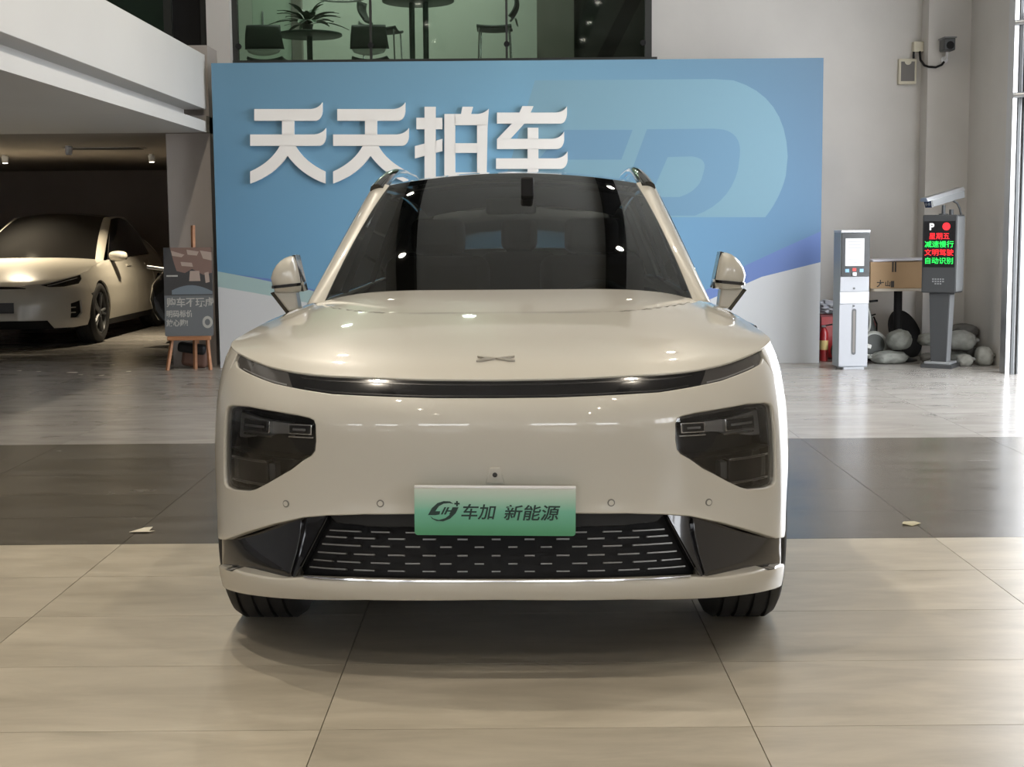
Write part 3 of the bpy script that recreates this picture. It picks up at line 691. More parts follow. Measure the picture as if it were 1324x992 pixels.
# lower corners and grille
ocn = lambda q, z: BG.pt(q, z, -.012-.03*sin(pi*max(0, min(1, (abs(q)-.62)/.46))))
for sd in (1, -1):
    pc = [(.621, .500), (.718, .4725), (.836, .4355), (.999, .3845), (1.083, .370), (1.088, .262), (.94, .280), (.712, .288), (.677, .292), (.642, .388), (.626, .448)]
    panel('corner_vent', ocn, [(sd*q, z) for q, z in pc], 'black_gloss', suv, step=.03, rim=.03, r=.003, ref=(sd*.4, -1, 0))
    pf = [(.619, .500), (.535, .508), (.655, .304), (.675, .302), (.640, .388), (.624, .448)]
    panel('air_fin', fo(-.03), [(sd*q, z) for q, z in pf], 'black_gloss', suv, nf=nf, step=.03, rim=.03, r=.003)
    strip('fin_edge', f, nf, sd*.535, sd*.652, lambda q: .505-(abs(q)-.535)*1.70, lambda q: .513-(abs(q)-.535)*1.70, -.03, -.018, 'black_gloss', suv, 8)
gr = panel('grille', fo(-.075), sym([(0, .53), (.6, .52), (.70, .29), (0, .30)]), 'black', suv, nf=nf, step=.05, rim=.02, r=0)
panel('grille_band', fo(-.02), sym([(0, .522), (.246, .522), (.405, .519), (.527, .511), (.50, .489), (.40, .482), (0, .478)]), 'lamp_black', gr, nf=nf, step=.03, rim=.02, r=.002)
zrow = (.464, .444, .4225, .398, .3735, .349); net = MB()
for i, z in enumerate(zrow):
    qm = .535+(.497-z)/.194*.118-.025
    for k in range(-7, 8):
        c = .103*(k+(.5 if i % 2 == 0 else 0)); wd = .013+.024*(abs(c)/.45)**1.6
        a, b_ = c-wd, c+wd
        if abs(c) > qm: continue
        if abs(c)+.103 > qm: (a, b_) = (a, qm) if c > 0 else (-qm, b_)
        if i == 0 and abs(c) > .47: continue
        if abs(c) < .245 and z > .462: continue
        strip('grille_bar', f, nf, a, b_, z-.002, z+.002, -.05, -.034, 'grille_bar', gr, 3)
        if i < 5:
            z2 = zrow[i+1]
            for c2 in (c-.0515, c+.0515):
                e0 = c+(wd if c2 > c else -wd); e1 = c2-(wd if c2 > c else -wd)
                if (e1-e0)*(c2-c) < .002: continue
                p, q = Vector(f(e0, z, -.05)), Vector(f(e1, z2, -.05)); net.tube([p, q], .002, 4)
net.build('grille_net', 'lamp_black', gr)['kind'] = 'stuff'
# plate
pl = empty('plate_mount', (.001, -.016, .5405), 0, suv); pl.rotation_euler = (radians(3), radians(.55), 0)
pw, ph = .483, .150
def rrect(w_, h_, r, n=5):
    out = []
    for cx, cy, a0 in ((w_/2-r, h_/2-r, 0), (-w_/2+r, h_/2-r, pi/2), (-w_/2+r, -h_/2+r, pi), (w_/2-r, -h_/2+r, 1.5*pi)):
        out += [(cx+r*cos(a0+pi/2*i/n), cy+r*sin(a0+pi/2*i/n)) for i in range(n+1)]
    return out
m = mat('plate_green', (.3, .6, .45), .35, coat=.3); nt = m.node_tree; tc = nt.nodes.new('ShaderNodeTexCoord'); sp = nt.nodes.new('ShaderNodeSeparateXYZ'); rp = nt.nodes.new('ShaderNodeValToRGB'); mr = nt.nodes.new('ShaderNodeMapRange')
mr.inputs[1].default_value = -ph/2; mr.inputs[2].default_value = ph/2; nt.links.new(tc.outputs['Object'], sp.inputs[0]); nt.links.new(sp.outputs[2], mr.inputs[0]); nt.links.new(mr.outputs[0], rp.inputs[0]); nt.links.new(rp.outputs[0], nt.nodes['Principled BSDF'].inputs['Base Color'])
e = rp.color_ramp.elements; e[0].position = .05; e[0].color = (.07, .29, .145, 1); e[1].position = .92; e[1].color = (.56, .66, .58, 1); k = rp.color_ramp.elements.new(.5); k.color = (.17, .47, .34, 1); k = rp.color_ramp.elements.new(.98); k.color = (.75, .76, .70, 1)
MB().prism(rrect(pw, ph, .010), lambda a, b, d: (a, d, b), -.002, .002).build('number_plate', 'plate_green', pl)
PLATE = [c for c in pl.children][0]
# keep the hierarchy to three levels: plate is the part, its print the sub-parts
pm = pl.matrix_basis.copy(); PLATE.parent = suv; PLATE.matrix_basis = pm; bpy.data.objects.remove(pl)
mat('plate_ink', (.010, .035, .030), .5)
MB().bb(-pw/2, pw/2, -.006, .012, ph/2-.004, ph/2+.001).build('plate_fold', 'white_plastic', PLATE, bevel=.001)
text('plate_text', '车加', .050, 'plate_ink', PLATE, facing(-.052, -.0026, -.006), .0004, .0007, .18, 1.06, spacing=.98)
text('plate_text', '新能源', .050, 'plate_ink', PLATE, facing(.107, -.0026, -.008), .0004, .0007, .18, 1.10, spacing=1.0)
def ink(poly, par=PLATE, m='plate_ink', d=-.0026): return MB().prism(poly, lambda a, b, t: (a, t, b), d-.0004, d+.0004).build('plate_logo', m, par)
zl = lambda p: ((p[0]-640)*.002337, (657-p[1])*.002337)
zz = lambda p: zl((520+p[0]/5.517, 610+p[1]/5.517))
ink([zz(p) for p in [(188, 290), (215, 240), (255, 203), (300, 188), (345, 190), (370, 208), (340, 202), (300, 206), (265, 225), (240, 262), (275, 262), (270, 285), (240, 290)]])
ink([zz(p) for p in [(203, 296), (225, 315), (265, 325), (310, 312), (345, 285), (365, 250), (375, 232), (405, 232), (385, 275), (345, 315), (295, 335), (250, 332), (218, 318)]])
for poly in ([(278, 285), (305, 232), (318, 232), (292, 285)], [(300, 285), (326, 232), (340, 232), (330, 254), (352, 254), (363, 232), (378, 232), (352, 285), (337, 285), (348, 264), (325, 264), (315, 285)], [(375, 200), (388, 200), (388, 187), (400, 187), (400, 200), (413, 200), (413, 212), (400, 212), (400, 225), (388, 225), (388, 212), (375, 212)]): ink([zz(p) for p in poly])
# nose camera and parking sensors
cm = panel('camera_mount', fo(.006), [(-.013, .662), (.013, .662), (.026, .618), (-.026, .618)], 'paint', suv, nf=nf, step=.02, rim=.02, r=.003)
p = f(0, .640); MB().lathe([(.0075, p[1]-.012), (.0075, p[1]+.01)], 16, 'Y', (0, 0, .642)).build('camera_lens', 'black_gloss', cm, smooth=40)
for q, z in ((.352, .550), (-.352, .550), (.668, .535), (-.668, .535)):
    p, n = Vector(f(q, z)), Vector(nf(q, z)); a = n.orthogonal().normalized(); c = n.cross(a)
    ring = lambda r, d: [tuple(p+(a*cos(t)+c*sin(t))*r+n*d) for t in [2*pi*i/20 for i in range(20)]]
    b = MB(); vs = ring(.0115, -.01)+ring(.0115, .002)+ring(.010, .003); b.add(vs, [(i, (i+1) % 20, 20+(i+1) % 20, 20+i) for i in range(20)]+[(20+i, 20+(i+1) % 20, 40+(i+1) % 20, 40+i) for i in range(20)]+[tuple(range(40, 60))])
    s_ = b.build('parking_sensor', 'sensor', suv, smooth=40)
    b = MB(); vs = ring(.0080, .0022)+ring(.0080, .0042); b.add(vs, [(i, (i+1) % 20, 20+(i+1) % 20, 20+i) for i in range(20)]+[tuple(range(20, 40))]); b.build('sensor_eye', 'paint', s_, smooth=40)
# badge on the hood
HP = SS.hood
vb = .085; hn = lambda u, v: normal_of(HP, u, v)
bl = lambda x, y: ((x-540)/6.62/413/.85, vb+(172-y)/6.62*.00185)
def blade(pts, nm='badge'):
    n = len(pts); b = MB(); ps = [bl(*p) for p in pts]; nn = [normal_of(HP, u, v) for u, v in ps]; nn = [k if k.z > 0 else -k for k in nn]
    lo = [tuple(Vector(HP(u, v))) for (u, v) in ps]; hi = [tuple(Vector(HP(u, v))+k*.007) for (u, v), k in zip(ps, nn)]
    b.add(lo+hi, [tuple(range(n, 2*n))]+[(i, (i+1) % n, n+(i+1) % n, n+i) for i in range(n)]); return b.build(nm, 'badge', suv, bevel=.001)
for s_ in (1, -1):
    fx = lambda L: [(540+s_*(x-540), y) for x, y in L]
    blade(fx([(385, 130), (425, 137), (540, 170), (540, 176), (445, 168)])); blade(fx([(540, 176), (425, 221), (378, 222), (445, 170)]))
# mirrors
ml = [(351, 357), (354, 347), (359, 339), (364, 334), (370, 330), (376, 328), (383, 327.5), (386, 335), (389, 350), (392, 368), (391, 374), (380, 376), (356, 375), (353, 366)]
mp = [((-(x-664.)/1866.6*5.80-.030), 1.388+(292.5-y)/1866.6*5.80) for x, y in ml]; mp = [(x+.003, z) for x, z in mp]
cx, cz = sum(p[0] for p in mp)/len(mp)-.01, sum(p[1] for p in mp)/len(mp)
def ringm(k, y, dx=0): return [(lerp(cx, x, k)+dx, y, lerp(cz, z, k)) for x, z in mp]
b = MB(); rs = [ringm(.2, 1.420), ringm(.5, 1.424), ringm(.72, 1.433), ringm(.86, 1.446), ringm(.94, 1.462), ringm(.985, 1.485), ringm(1.0, 1.515), ringm(.97, 1.565)]; n = len(mp)
b.add([v for r_ in rs for v in r_], [(i*n+k, i*n+(k+1) % n, (i+1)*n+(k+1) % n, (i+1)*n+k) for i in range(len(rs)-1) for k in range(n)]+[tuple(range(n))[::-1], tuple((len(rs)-1)*n+k for k in range(n))])
mi = b.build('door_mirror', 'paint', suv, smooth=50)
xi = [-(x-664.)/1866.6*5.80-.027 for x in (383, 392)]
MB().add([(xi[0]+.012, 1.47, 1.279), (xi[0]-.004, 1.47, 1.282), (xi[1]-.006, 1.47, 1.135), (xi[1]+.012, 1.47, 1.138), (xi[0]+.012, 1.58, 1.279), (xi[0]-.004, 1.58, 1.282), (xi[1]-.006, 1.58, 1.135), (xi[1]+.012, 1.58, 1.138)], [(0, 1, 2, 3), (4, 7, 6, 5), (0, 4, 5, 1), (1, 5, 6, 2), (2, 6, 7, 3), (3, 7, 4, 0)]).build('mirror_edge', 'black_gloss', mi, bevel=.003)
rk = [(.5, 1.424), (.72, 1.433), (.86, 1.446), (.94, 1.462), (.985, 1.485), (1.0, 1.515), (.97, 1.565)]
MB().prism([(lerp(cx, .820, k_)-.003, y-.003) for k_, y in rk[::-1]]+[(lerp(cx, .9405, k_)+.003, y-.003) for k_, y in rk], lambda a, b_, d: (a, b_, d+.10*(.88-a)), 1.154, 1.166).build('mirror_band', 'black_gloss', mi)
MB().add([(.935, 1.47, 1.135), (.845, 1.47, 1.135), (.835, 1.47, 1.06), (.875, 1.47, 1.055), (.935, 1.56, 1.135), (.845, 1.56, 1.135), (.835, 1.56, 1.06), (.875, 1.56, 1.055)], [(0, 1, 2, 3), (4, 7, 6, 5), (0, 4, 5, 1), (1, 5, 6, 2), (2, 6, 7, 3), (3, 7, 4, 0)]).build('mirror_arm', 'paint', mi, bevel=.008)
MB().add([(.952, 1.49, 1.13), (.935, 1.48, 1.135), (.874, 1.48, 1.055), (.888, 1.49, 1.045), (.952, 1.57, 1.13), (.935, 1.57, 1.135), (.874, 1.57, 1.055), (.888, 1.57, 1.045)], [(0, 1, 2, 3), (4, 7, 6, 5), (0, 4, 5, 1), (1, 5, 6, 2), (2, 6, 7, 3), (3, 7, 4, 0)]).build('mirror_foot', 'black_gloss', mi, bevel=.004)
mirror(mi)
# side camera on the fender
sc = strip('side_camera', f, nf, qy(1.0), qy(1.25), .985, 1.012, -.005, .022, 'black_gloss', suv, 6, .006); mirror(sc)
# roof rails
rl = MB().tube([(.618, 2.36, 1.556), (.604, 2.47, 1.590), (.590, 2.60, 1.622), (.580, 2.80, 1.648), (.578, 3.2, 1.662), (.575, 3.7, 1.655), (.57, 4.05, 1.615), (.57, 4.22, 1.565)], [.030, .030, .026, .022, .019, .019, .019, .016], 10, sx=1.1).build('roof_rail', 'black_gloss', suv, smooth=60); mirror(rl)
# wheels
for x, s_ in ((.825, 1), (-.825, -1)):
    for y in PS['axles']: wheel(suv, x, y, .376, .255, .275, s_)
# cabin
MB().bb(-.68, .68, 1.52, 1.92, .72, 1.0).build('dashboard', 'cabin', suv, bevel=.05)
MB().bb(-.74, .74, 1.5, 4.6, .30, .36).build('cabin_floor', 'cabin', suv)
def seat(x, y, w_, hz=1.10, head=True):
    s_ = MB().box((x, y, .62), (w_, .52, .18)).build('seat', 'seat_trim', suv, bevel=.05, seg=3)
    MB().box((x, y+.30, .92), (w_, .17, .66), Matrix.Rotation(-.22, 3, 'X')).build('seat_back', 'seat_trim', s_, bevel=.06, seg=3)
    if head: MB().box((x, y+.40, 1.34), (.26 if abs(x) > .1 else .20, .10, .17), Matrix.Rotation(-.1, 3, 'X')).build('headrest', 'seat_trim', s_, bevel=.04, seg=3); MB().bb(x-.07, x+.07, y+.37, y+.41, 1.18, 1.3).build('headrest_stem', 'cabin', s_)
seat(-.37, 2.35, .5); seat(.37, 2.35, .5)
for x in (-.45, 0, .45): seat(x, 3.35, .42, head=True)
sw = MB(); cw = Vector((.37, 2.02, .98)); R_ = Matrix.Rotation(radians(-65), 3, 'X')
sw.tube([tuple(cw+R_@Vector((.18*cos(t), .18*sin(t), 0))) for t in [2*pi*i/32 for i in range(33)]], .016, 8, caps=False); sw.box(cw, (.2, .09, .04), R_)
sw.build('steering_wheel', 'cabin', suv, smooth=50)
MB().bb(-.11, .11, 2.10, 2.14, 1.44, 1.51).build('cabin_mirror', 'cabin', suv, bevel=.012)
MB().bb(.045, .10, 2.06, 2.13, 1.50, 1.60).build('sensor_pod', 'black', suv, bevel=.01)
# ---------------------------------------------------------------- banner wall with raised characters
BX, BY, BZ = -2.95, 14.40, 0.
bw, bh = 6.0, 3.0
ban = empty('banner_wall', (0, BY, 0)); tag(ban, 'blue banner wall with raised white characters behind the SUV', 'banner')
m = mat('banner_blue', (.12, .30, .5), .55); nt = m.node_tree
ge = nt.nodes.new('ShaderNodeTexCoord'); sp = nt.nodes.new('ShaderNodeSeparateXYZ'); nt.links.new(ge.outputs['Object'], sp.inputs[0])
def ramp(nt, src, lo, hi, stops):
    mr = nt.nodes.new('ShaderNodeMapRange'); mr.inputs[1].default_value = lo; mr.inputs[2].default_value = hi; nt.links.new(src, mr.inputs[0])
    rp = nt.nodes.new('ShaderNodeValToRGB'); nt.links.new(mr.outputs[0], rp.inputs[0]); e = rp.color_ramp.elements
    for i, (p, c) in enumerate(stops):
        k = e[i] if i < 2 else e.new(p)
        k.position = p; k.color = (*c, 1)
    return rp.outputs[0]
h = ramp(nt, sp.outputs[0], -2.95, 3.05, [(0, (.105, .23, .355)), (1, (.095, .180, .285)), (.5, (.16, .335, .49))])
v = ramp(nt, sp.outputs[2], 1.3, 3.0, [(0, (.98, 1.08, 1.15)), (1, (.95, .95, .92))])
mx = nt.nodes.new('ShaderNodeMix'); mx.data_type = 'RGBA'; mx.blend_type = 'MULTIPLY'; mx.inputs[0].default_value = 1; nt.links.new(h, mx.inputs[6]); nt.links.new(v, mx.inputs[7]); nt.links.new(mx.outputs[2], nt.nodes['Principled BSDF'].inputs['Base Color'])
mat('banner_pale', (.165, .305, .395), .55); mat('banner_mid', (.125, .25, .375), .55); mat('banner_violet', (.11, .18, .42), .55); mat('banner_white', (.49, .51, .535), .55); mat('banner_mint', (.29, .41, .42), .55)
mat('letter_white', (.74, .73, .72), .5); mat('banner_frame', (.16, .16, .17), .6)
MB().bb(BX, BX+bw, .0, .02, .0, bh).build('printed_sheet', 'banner_blue', ban)
MB().bb(BX+.02, BX+bw-.02, .021, .10, .0, bh-.02).build('back_frame', 'banner_frame', ban)
for x in (-2.2, 0, 2.3): MB().add([(x-.03, .10, 1.4), (x+.03, .10, 1.4), (x+.03, .14, 1.4), (x-.03, .14, 1.4), (x-.03, .55, 0), (x+.03, .55, 0), (x+.03, .60, 0), (x-.03, .60, 0)], [(0, 1, 2, 3), (4, 7, 6, 5), (0, 4, 5, 1), (1, 5, 6, 2), (2, 6, 7, 3), (3, 7, 4, 0)]).build('brace', 'banner_frame', ban)
def wall_xy(px, py, Y=None): return at_y(px, py, Y or BY)       # the flat artwork was measured on the banner plane
def pr(name, pts, m, d, th=.0012): return MB().prism([wall_xy(*p) for p in pts], lambda a, b, t: (a, t, b), d, d-th).build(name, m, ban)
def clip(pts): return [(max(BX+.002, min(BX+bw-.002, x)), z) for x, z in pts]
def prw(name, pts, m, d, th=.0008): return MB().prism(clip(pts), lambda a, b, t: (a, t, b), d, d-th).build(name, m, ban)
def bez(p0, p1, p2, n=8): return [((1-t)**2*p0[0]+2*t*(1-t)*p1[0]+t*t*p2[0], (1-t)**2*p0[1]+2*t*(1-t)*p1[1]+t*t*p2[1]) for t in [i/n for i in range(n+1)]]
# ghost lettering
Z3 = lambda x, y: (700+x/2.418, 70+y/2.418)
outer = [Z3(-20, 82), Z3(540, 78)]+bez(Z3(600, 82), Z3(765, 130), Z3(770, 320))[0:]+bez(Z3(768, 360), Z3(755, 440), Z3(700, 510))[1:]+[Z3(400, 510), Z3(40, 420), Z3(-110, 380)]
pr('print_shape', outer, 'banner_pale', -.0002, .0006)
rin = [Z3(330, 235), Z3(540, 233)]+bez(Z3(550, 233), Z3(630, 240), Z3(620, 320))[1:]+bez(Z3(620, 330), Z3(605, 460), Z3(480, 505))[1:]+[Z3(230, 505)]
pr('print_shape', rin, 'banner_mid', -.0010, .0004)
pr('print_shape', [Z3(395, 322)]+bez(Z3(470, 320), Z3(520, 325), Z3(508, 365))+bez(Z3(505, 380), Z3(490, 430), Z3(430, 447))[1:]+[Z3(340, 447)], 'banner_pale', -.0016, .0004)
pr('print_shape', [Z3(70, 237), Z3(285, 237), Z3(250, 330), Z3(-10, 330)], 'banner_mid', -.0010, .0004)
# waves
def wave(z0, pts): return [(BX, z0)]+pts+[(BX+bw, z0)]
wv = [wall_xy(x, y) for x, y in [(272, 352), (360, 362), (480, 395), (640, 425), (800, 415), (920, 372), (960, 345), (1010, 322), (1066, 299)]]
prw('print_shape', [(BX, .05)]+wv+[(BX+bw, .05)], 'banner_violet', -.0004, .0012)
w1 = [wall_xy(x, y) for x, y in [(272, 351), (330, 360), (400, 375), (480, 400), (600, 440)]]
prw('print_shape', [(BX, .05)]+w1+[(w1[-1][0], .05)], 'banner_mint', -.0018, .0005)
w2 = [wall_xy(x, y) for x, y in [(272, 371), (330, 379), (400, 392), (480, 415), (600, 448), (780, 440), (900, 395), (985, 358), (1066, 339)]]
prw('print_shape', [(BX, .0)]+w2+[(BX+bw, .0)], 'banner_white', -.0024, .0006)
# raised characters
Z4 = lambda x, y: (260+x/2.648, 70+y/2.648)
def stroke(par, pts, dx=0):
    return MB().prism([wall_xy(*Z4(x+dx, y), BY-.045) for x, y in pts], lambda a, b, t: (a, t, b), -.002, -.045).build('stroke', 'letter_white', par)
def bar(x0, x1, y0, y1, tipx, tipy): return [(x0, y0)]+bez((x1-40, y0), (tipx-12, y0-2), (tipx, tipy), 6)+bez((tipx, tipy+30), (tipx-3, y1-4), (tipx-22, y1), 6)+[(x0, y1)]
def tian(dx):
    c = MB().prism([wall_xy(*Z4(x+dx, y), BY-.045) for x, y in bar(182, 415, 188, 228, 415, 165)], lambda a, b, t: (a, t, b), -.002, -.045).build('character', 'letter_white', ban)
    stroke(c, bar(168, 427, 275, 314, 427, 253), dx); stroke(c, [(277, 227), (318, 227), (318, 276), (277, 276)], dx)
    stroke(c, bez((270, 313), (240, 370), (168, 402), 8)+bez((168, 443), (250, 415), (296, 348), 8)+bez((296, 348), (345, 415), (425, 443), 8)+bez((425, 402), (352, 368), (322, 313), 8), dx)
tian(0); tian(284)
c = MB().prism([wall_xy(*Z4(x, y), BY-.045) for x, y in [(765, 180), (803, 180), (803, 440), (765, 440)]], lambda a, b, t: (a, t, b), -.002, -.045).build('character', 'letter_white', ban)
stroke(c, [(737, 218), (766, 218), (766, 257), (737, 257)]); stroke(c, [(802, 218), (826, 218), (826, 257), (802, 257)]); stroke(c, [(732, 315), (766, 306), (766, 348), (732, 357)]); stroke(c, [(802, 297), (826, 290), (826, 332), (802, 338)])
stroke(c, [(833, 205), (870, 205), (870, 440), (833, 440)]); stroke(c, [(869, 205), (890, 205), (895, 180), (931, 180), (924, 205)]+bez((948, 205), (970, 203), (985, 187), 5)+[(981, 243), (869, 243)]); stroke(c, [(945, 242), (981, 242), (977, 440), (945, 440)]); stroke(c, [(869, 305), (946, 305), (946, 338), (869, 338)]); stroke(c, [(869, 405), (946, 405), (946, 440), (869, 440)])
c = MB().prism([wall_xy(*Z4(x, y), BY-.045) for x, y in [(1013, 200), (1090, 200), (1100, 178), (1138, 178), (1128, 200), (1205, 200)]+bez((1215, 200), (1243, 198), (1253, 178), 6)+bez((1253, 205), (1250, 234), (1232, 238), 6)+[(1013, 238)]], lambda a, b, t: (a, t, b), -.002, -.045).build('character', 'letter_white', ban)
stroke(c, [(1065, 237), (1107, 237), (1058, 291), (1013, 291)]); stroke(c, bar(1013, 1243, 290, 325, 1243, 265)); stroke(c, [(1118, 252), (1155, 252), (1155, 291), (1118, 291)]); stroke(c, [(1118, 324), (1155, 324), (1155, 358), (1118, 358)]); stroke(c, bar(1010, 1255, 357, 393, 1255, 333)); stroke(c, [(1118, 392), (1155, 392), (1155, 440), (1118, 440)])
# ---------------------------------------------------------------- parking kiosk
mat('kiosk_white', (.37, .385, .42), .35); mat('kiosk_light', (.56, .575, .61), .35); mat('kiosk_side', (.30, .34, .37), .4); mat('paper', (.56, .57, .59), .7); mat('ink_grey', (.35, .36, .38), .7); mat('icon_blue', (.22, .42, .62), .5); mat('icon_red', (.55, .06, .05), .5)
mat('screen_black', (.012, .014, .016), .2)
k = empty('parking_kiosk', (3.232, 13.72, 0), radians(2)); tag(k, 'slim white parking kiosk with a paper notice on its black screen', 'kiosk')
MB().bb(-.138, .138, .012, .26, .02, 1.30).build('cabinet', 'kiosk_side', k, bevel=.004)
MB().bb(-.14, .14, -.01, .26, 1.30, 1.322).build('top_cap', 'kiosk_light', k, bevel=.004)
d = MB().bb(-.128, .138, -.004, .012, .885, 1.295).build('screen', 'screen_black', k)
MB().bb(-.095, .085, -.007, -.0045, .985, 1.245).build('paper_notice', 'paper', d)
for z, x0, x1 in ((1.215, -.07, .06), (1.185, -.065, .05), (1.155, -.07, .055), (1.05, -.065, .06), (1.02, -.02, .02)): MB().bb(x0, x1, -.0082, -.0075, z-.003, z+.003).build('notice_line', 'ink_grey', d)
for x, m_ in ((-.075, 'icon_blue'), (.062, 'icon_blue'), (-.007, 'icon_red')): MB().bb(x-.018, x+.018, -.007, -.0045, .925 if m_ == 'icon_blue' else .935, .957 if m_ == 'icon_blue' else .965).build('icon', m_, d)
MB().bb(-.027, .013, -.02, -.0045, .89, .925).build('scanner', 'kiosk_light', d, bevel=.004)
MB().bb(-.138, .138, .0, .014, .742, .885).build('front_panel', 'kiosk_white', k, bevel=.003)
MB().bb(-.140, .138, -.004, .014, .628, .740).build('flap', 'kiosk_light', k, bevel=.003)
dr = MB().bb(-.142, .136, .0, .014, .03, .626).build('door', 'kiosk_white', k, bevel=.003)
MB().prism(rrect(.040, .44, .019), lambda a, b, t: (a, t, b+.36), -.004, .005).build('slot', 'steel_dark', dr)
MB().prism(rrect(.022, .40, .010), lambda a, b, t: (a, t, b+.36), -.0052, -.003).build('slot_window', 'grey_panel', dr)
for z in (.772, .606): MB().lathe([(.010, -.006), (.010, .004)], 14, 'Y', (-.006, 0, z)).build('lock', 'steel_dark', k, smooth=40)
MB().bb(-.10, .10, -.02, .24, 0, .022).build('foot', 'kiosk_white', k, bevel=.003)

# ---------------------------------------------------------------- LED post
mat('led_case', (.045, .048, .052), .5); mat('led_side', (.24, .25, .26), .45); mat('led_black', (.006, .006, .008), .4)
mat('led_red', (.4, .01, .01), .5, emit=(1, .02, .03), es=1.6); mat('led_green', (.01, .4, .05), .5, emit=(.02, 1, .12), es=1.3); mat('led_white', (.6, .6, .6), .5, emit=(.8, .8, .8), es=.5)
L = empty('led_post', (4.10, 13.86, 0), radians(-33)); tag(L, 'dark grey parking post with red and green LED text display', 'display post')
MB().bb(-.165, .165, -.11, .13, .72, 1.46).build('cabinet', 'led_case', L, bevel=.012, seg=3)
MB().bb(.160, .170, -.10, .125, .735, 1.445).build('side_panel', 'led_side', L, bevel=.003)
s = MB().bb(-.148, .148, -.116, -.108, .965, 1.40).build('led_panel', 'led_black', L)
F_ = lambda x, z: facing(x, -.1175, z)
text('led_text', 'P', .085, 'led_white', s, F_(-.075, 1.345), .0004, .004)
MB().lathe([(.036, -.1185), (.036, -.116)], 24, 'Y', (.065, 0, 1.350)).build('led_dot', 'led_red', s)
for z, t_, m_, sz, sx in ((1.255, '星期五', 'led_red', .066, 1.0), (1.178, '减速慢行', 'led_green', .066, 1.06), (1.100, '文明驾驶', 'led_red', .066, 1.06), (1.022, '自动识别', 'led_green', .066, 1.06)):
    text('led_text', t_, sz, m_, s, F_(0, z), .0004, .0003, 0, sx)
for i in range(5):
    for j in range(3):
        if j < 2 or 0 < i < 4: MB().bb(-.06+i*.024, -.045+i*.024, -.1125, -.109, .845-j*.022, .858-j*.022).build('speaker_slot', 'led_side', L)
MB().add([(-.10, -.07, .72), (.10, -.07, .72), (.10, .09, .72), (-.10, .09, .72), (-.075, -.06, .05), (.075, -.06, .05), (.075, .08, .05), (-.075, .08, .05)], [(0, 3, 2, 1), (4, 5, 6, 7), (0, 1, 5, 4), (1, 2, 6, 5), (2, 3, 7, 6), (3, 0, 4, 7)]).build('column', 'led_case', L, bevel=.006)
MB().add([(.101, -.06, .70), (.101, .085, .70), (.077, .075, .06), (.077, -.052, .06), (.098, -.06, .70), (.098, .085, .70), (.074, .075, .06), (.074, -.052, .06)], [(0, 1, 2, 3), (4, 7, 6, 5), (0, 4, 5, 1), (1, 5, 6, 2), (2, 6, 7, 3), (3, 7, 4, 0)]).build('column_side', 'led_side', L)
b = MB(); b.bb(-.15, .15, -.13, .15, 0, .035); b.build('base', 'led_case', L, bevel=.004); MB().bb(-.125, .125, -.11, .13, .035, .06).build('base_step', 'led_side', L, bevel=.006)
# camera on the post
cc = empty('bullet_camera', (4.10, 13.86, 1.461)); tag(cc, 'long grey bullet camera mounted on top of the LED post', 'camera')
MB().lathe([(.045, 0), (.045, .008), (.018, .012), (.018, .09)], 18).build('stand', 'steel_dark', cc, smooth=40)
MB().lathe([(.022, 0), (.022, .05)], 14, 'Z', (.075, .0, 0)).build('cable_gland', 'steel_dark', cc, smooth=40)
R_ = Matrix.Rotation(radians(180), 3, 'Z')@Matrix.Rotation(radians(-14), 3, 'Y')@Matrix.Identity(3)
ax = Vector((-cos(radians(14))*.93, -.36, -sin(radians(14)))).normalized(); up_ = Vector((0, 0, 1)); sd_ = ax.cross(up_).normalized(); up_ = sd_.cross(ax)
def cam_prism(poly, t0, t1): return MB().prism(poly, lambda a, b, t: tuple(Vector((-.005, 0, .155))+sd_*a+up_*b+ax*t), t0, t1)
cam_prism([(-.05, -.045), (.05, -.045), (.058, .02), (.04, .05), (-.04, .05), (-.058, .02)], -.21, .17).build('housing', 'led_side', cc, bevel=.006)
cam_prism([(-.062, .022), (.062, .022), (.045, .058), (-.045, .058)], -.22, .225).build('sun_shield', 'steel', cc, bevel=.004)
cam_prism([(-.048, -.045), (.048, -.045), (.055, .02), (-.055, .02)], .165, .185).build('front_glass', 'black_gloss', cc)
for a in (-.02, .022): cam_prism([(a+.014*cos(t), -.012+.014*sin(t)) for t in [2*pi*i/12 for i in range(12)]], .184, .192).build('lens', 'lamp_inner', cc)
MB().tube([(.10, .035, .13), (.14, .04, .11), (.165, .04, .06), (.18, .04, -.0)], .011, 8).build('cable', 'steel_dark', cc, smooth=60)

# ---------------------------------------------------------------- table, carton and clutter in the corner
mat('table_top', (.46, .41, .34), .5); mat('carton', (.40, .27, .155), .8, noise=(3, .08)); mat('carton_tape', (.03, .025, .022), .6); mat('lid_white', (.62, .62, .70), .5)
t = empty('pedestal_table', (3.90, 14.62, 0)); tag(t, 'small table with pale top and black centre column carrying the carton', 'table')
MB().prism(rrect(.66, .42, .05), lambda a, b, d: (a, b, d), .71, .735).build('table_top', 'table_top', t)
MB().tube([(-.02, -.02, .03), (-.02, -.02, .71)], .042, 16).build('column', 'black', t, smooth=40)
MB().lathe([(.20, 0), (.20, .012), (.06, .03)], 24, 'Z', (-.02, -.02, 0)).build('base', 'black', t, smooth=40)
cb = empty('carton', (3.86, 14.62, .735)); tag(cb, 'brown cardboard carton with black marks on the pedestal table', 'box')
MB().bb(-.30, .25, -.17, .17, 0, .265).build('box_body', 'carton', cb, bevel=.004)
for x in (-.078, -.052): MB().bb(x-.008, x+.008, -.1725, -.169, .165, .265).build('strap', 'carton_tape', cb)
for z in (.23, .012): MB().bb(.225, .27, -.174, -.15, z, z+.025).build('corner_clip', 'carton_tape', cb)
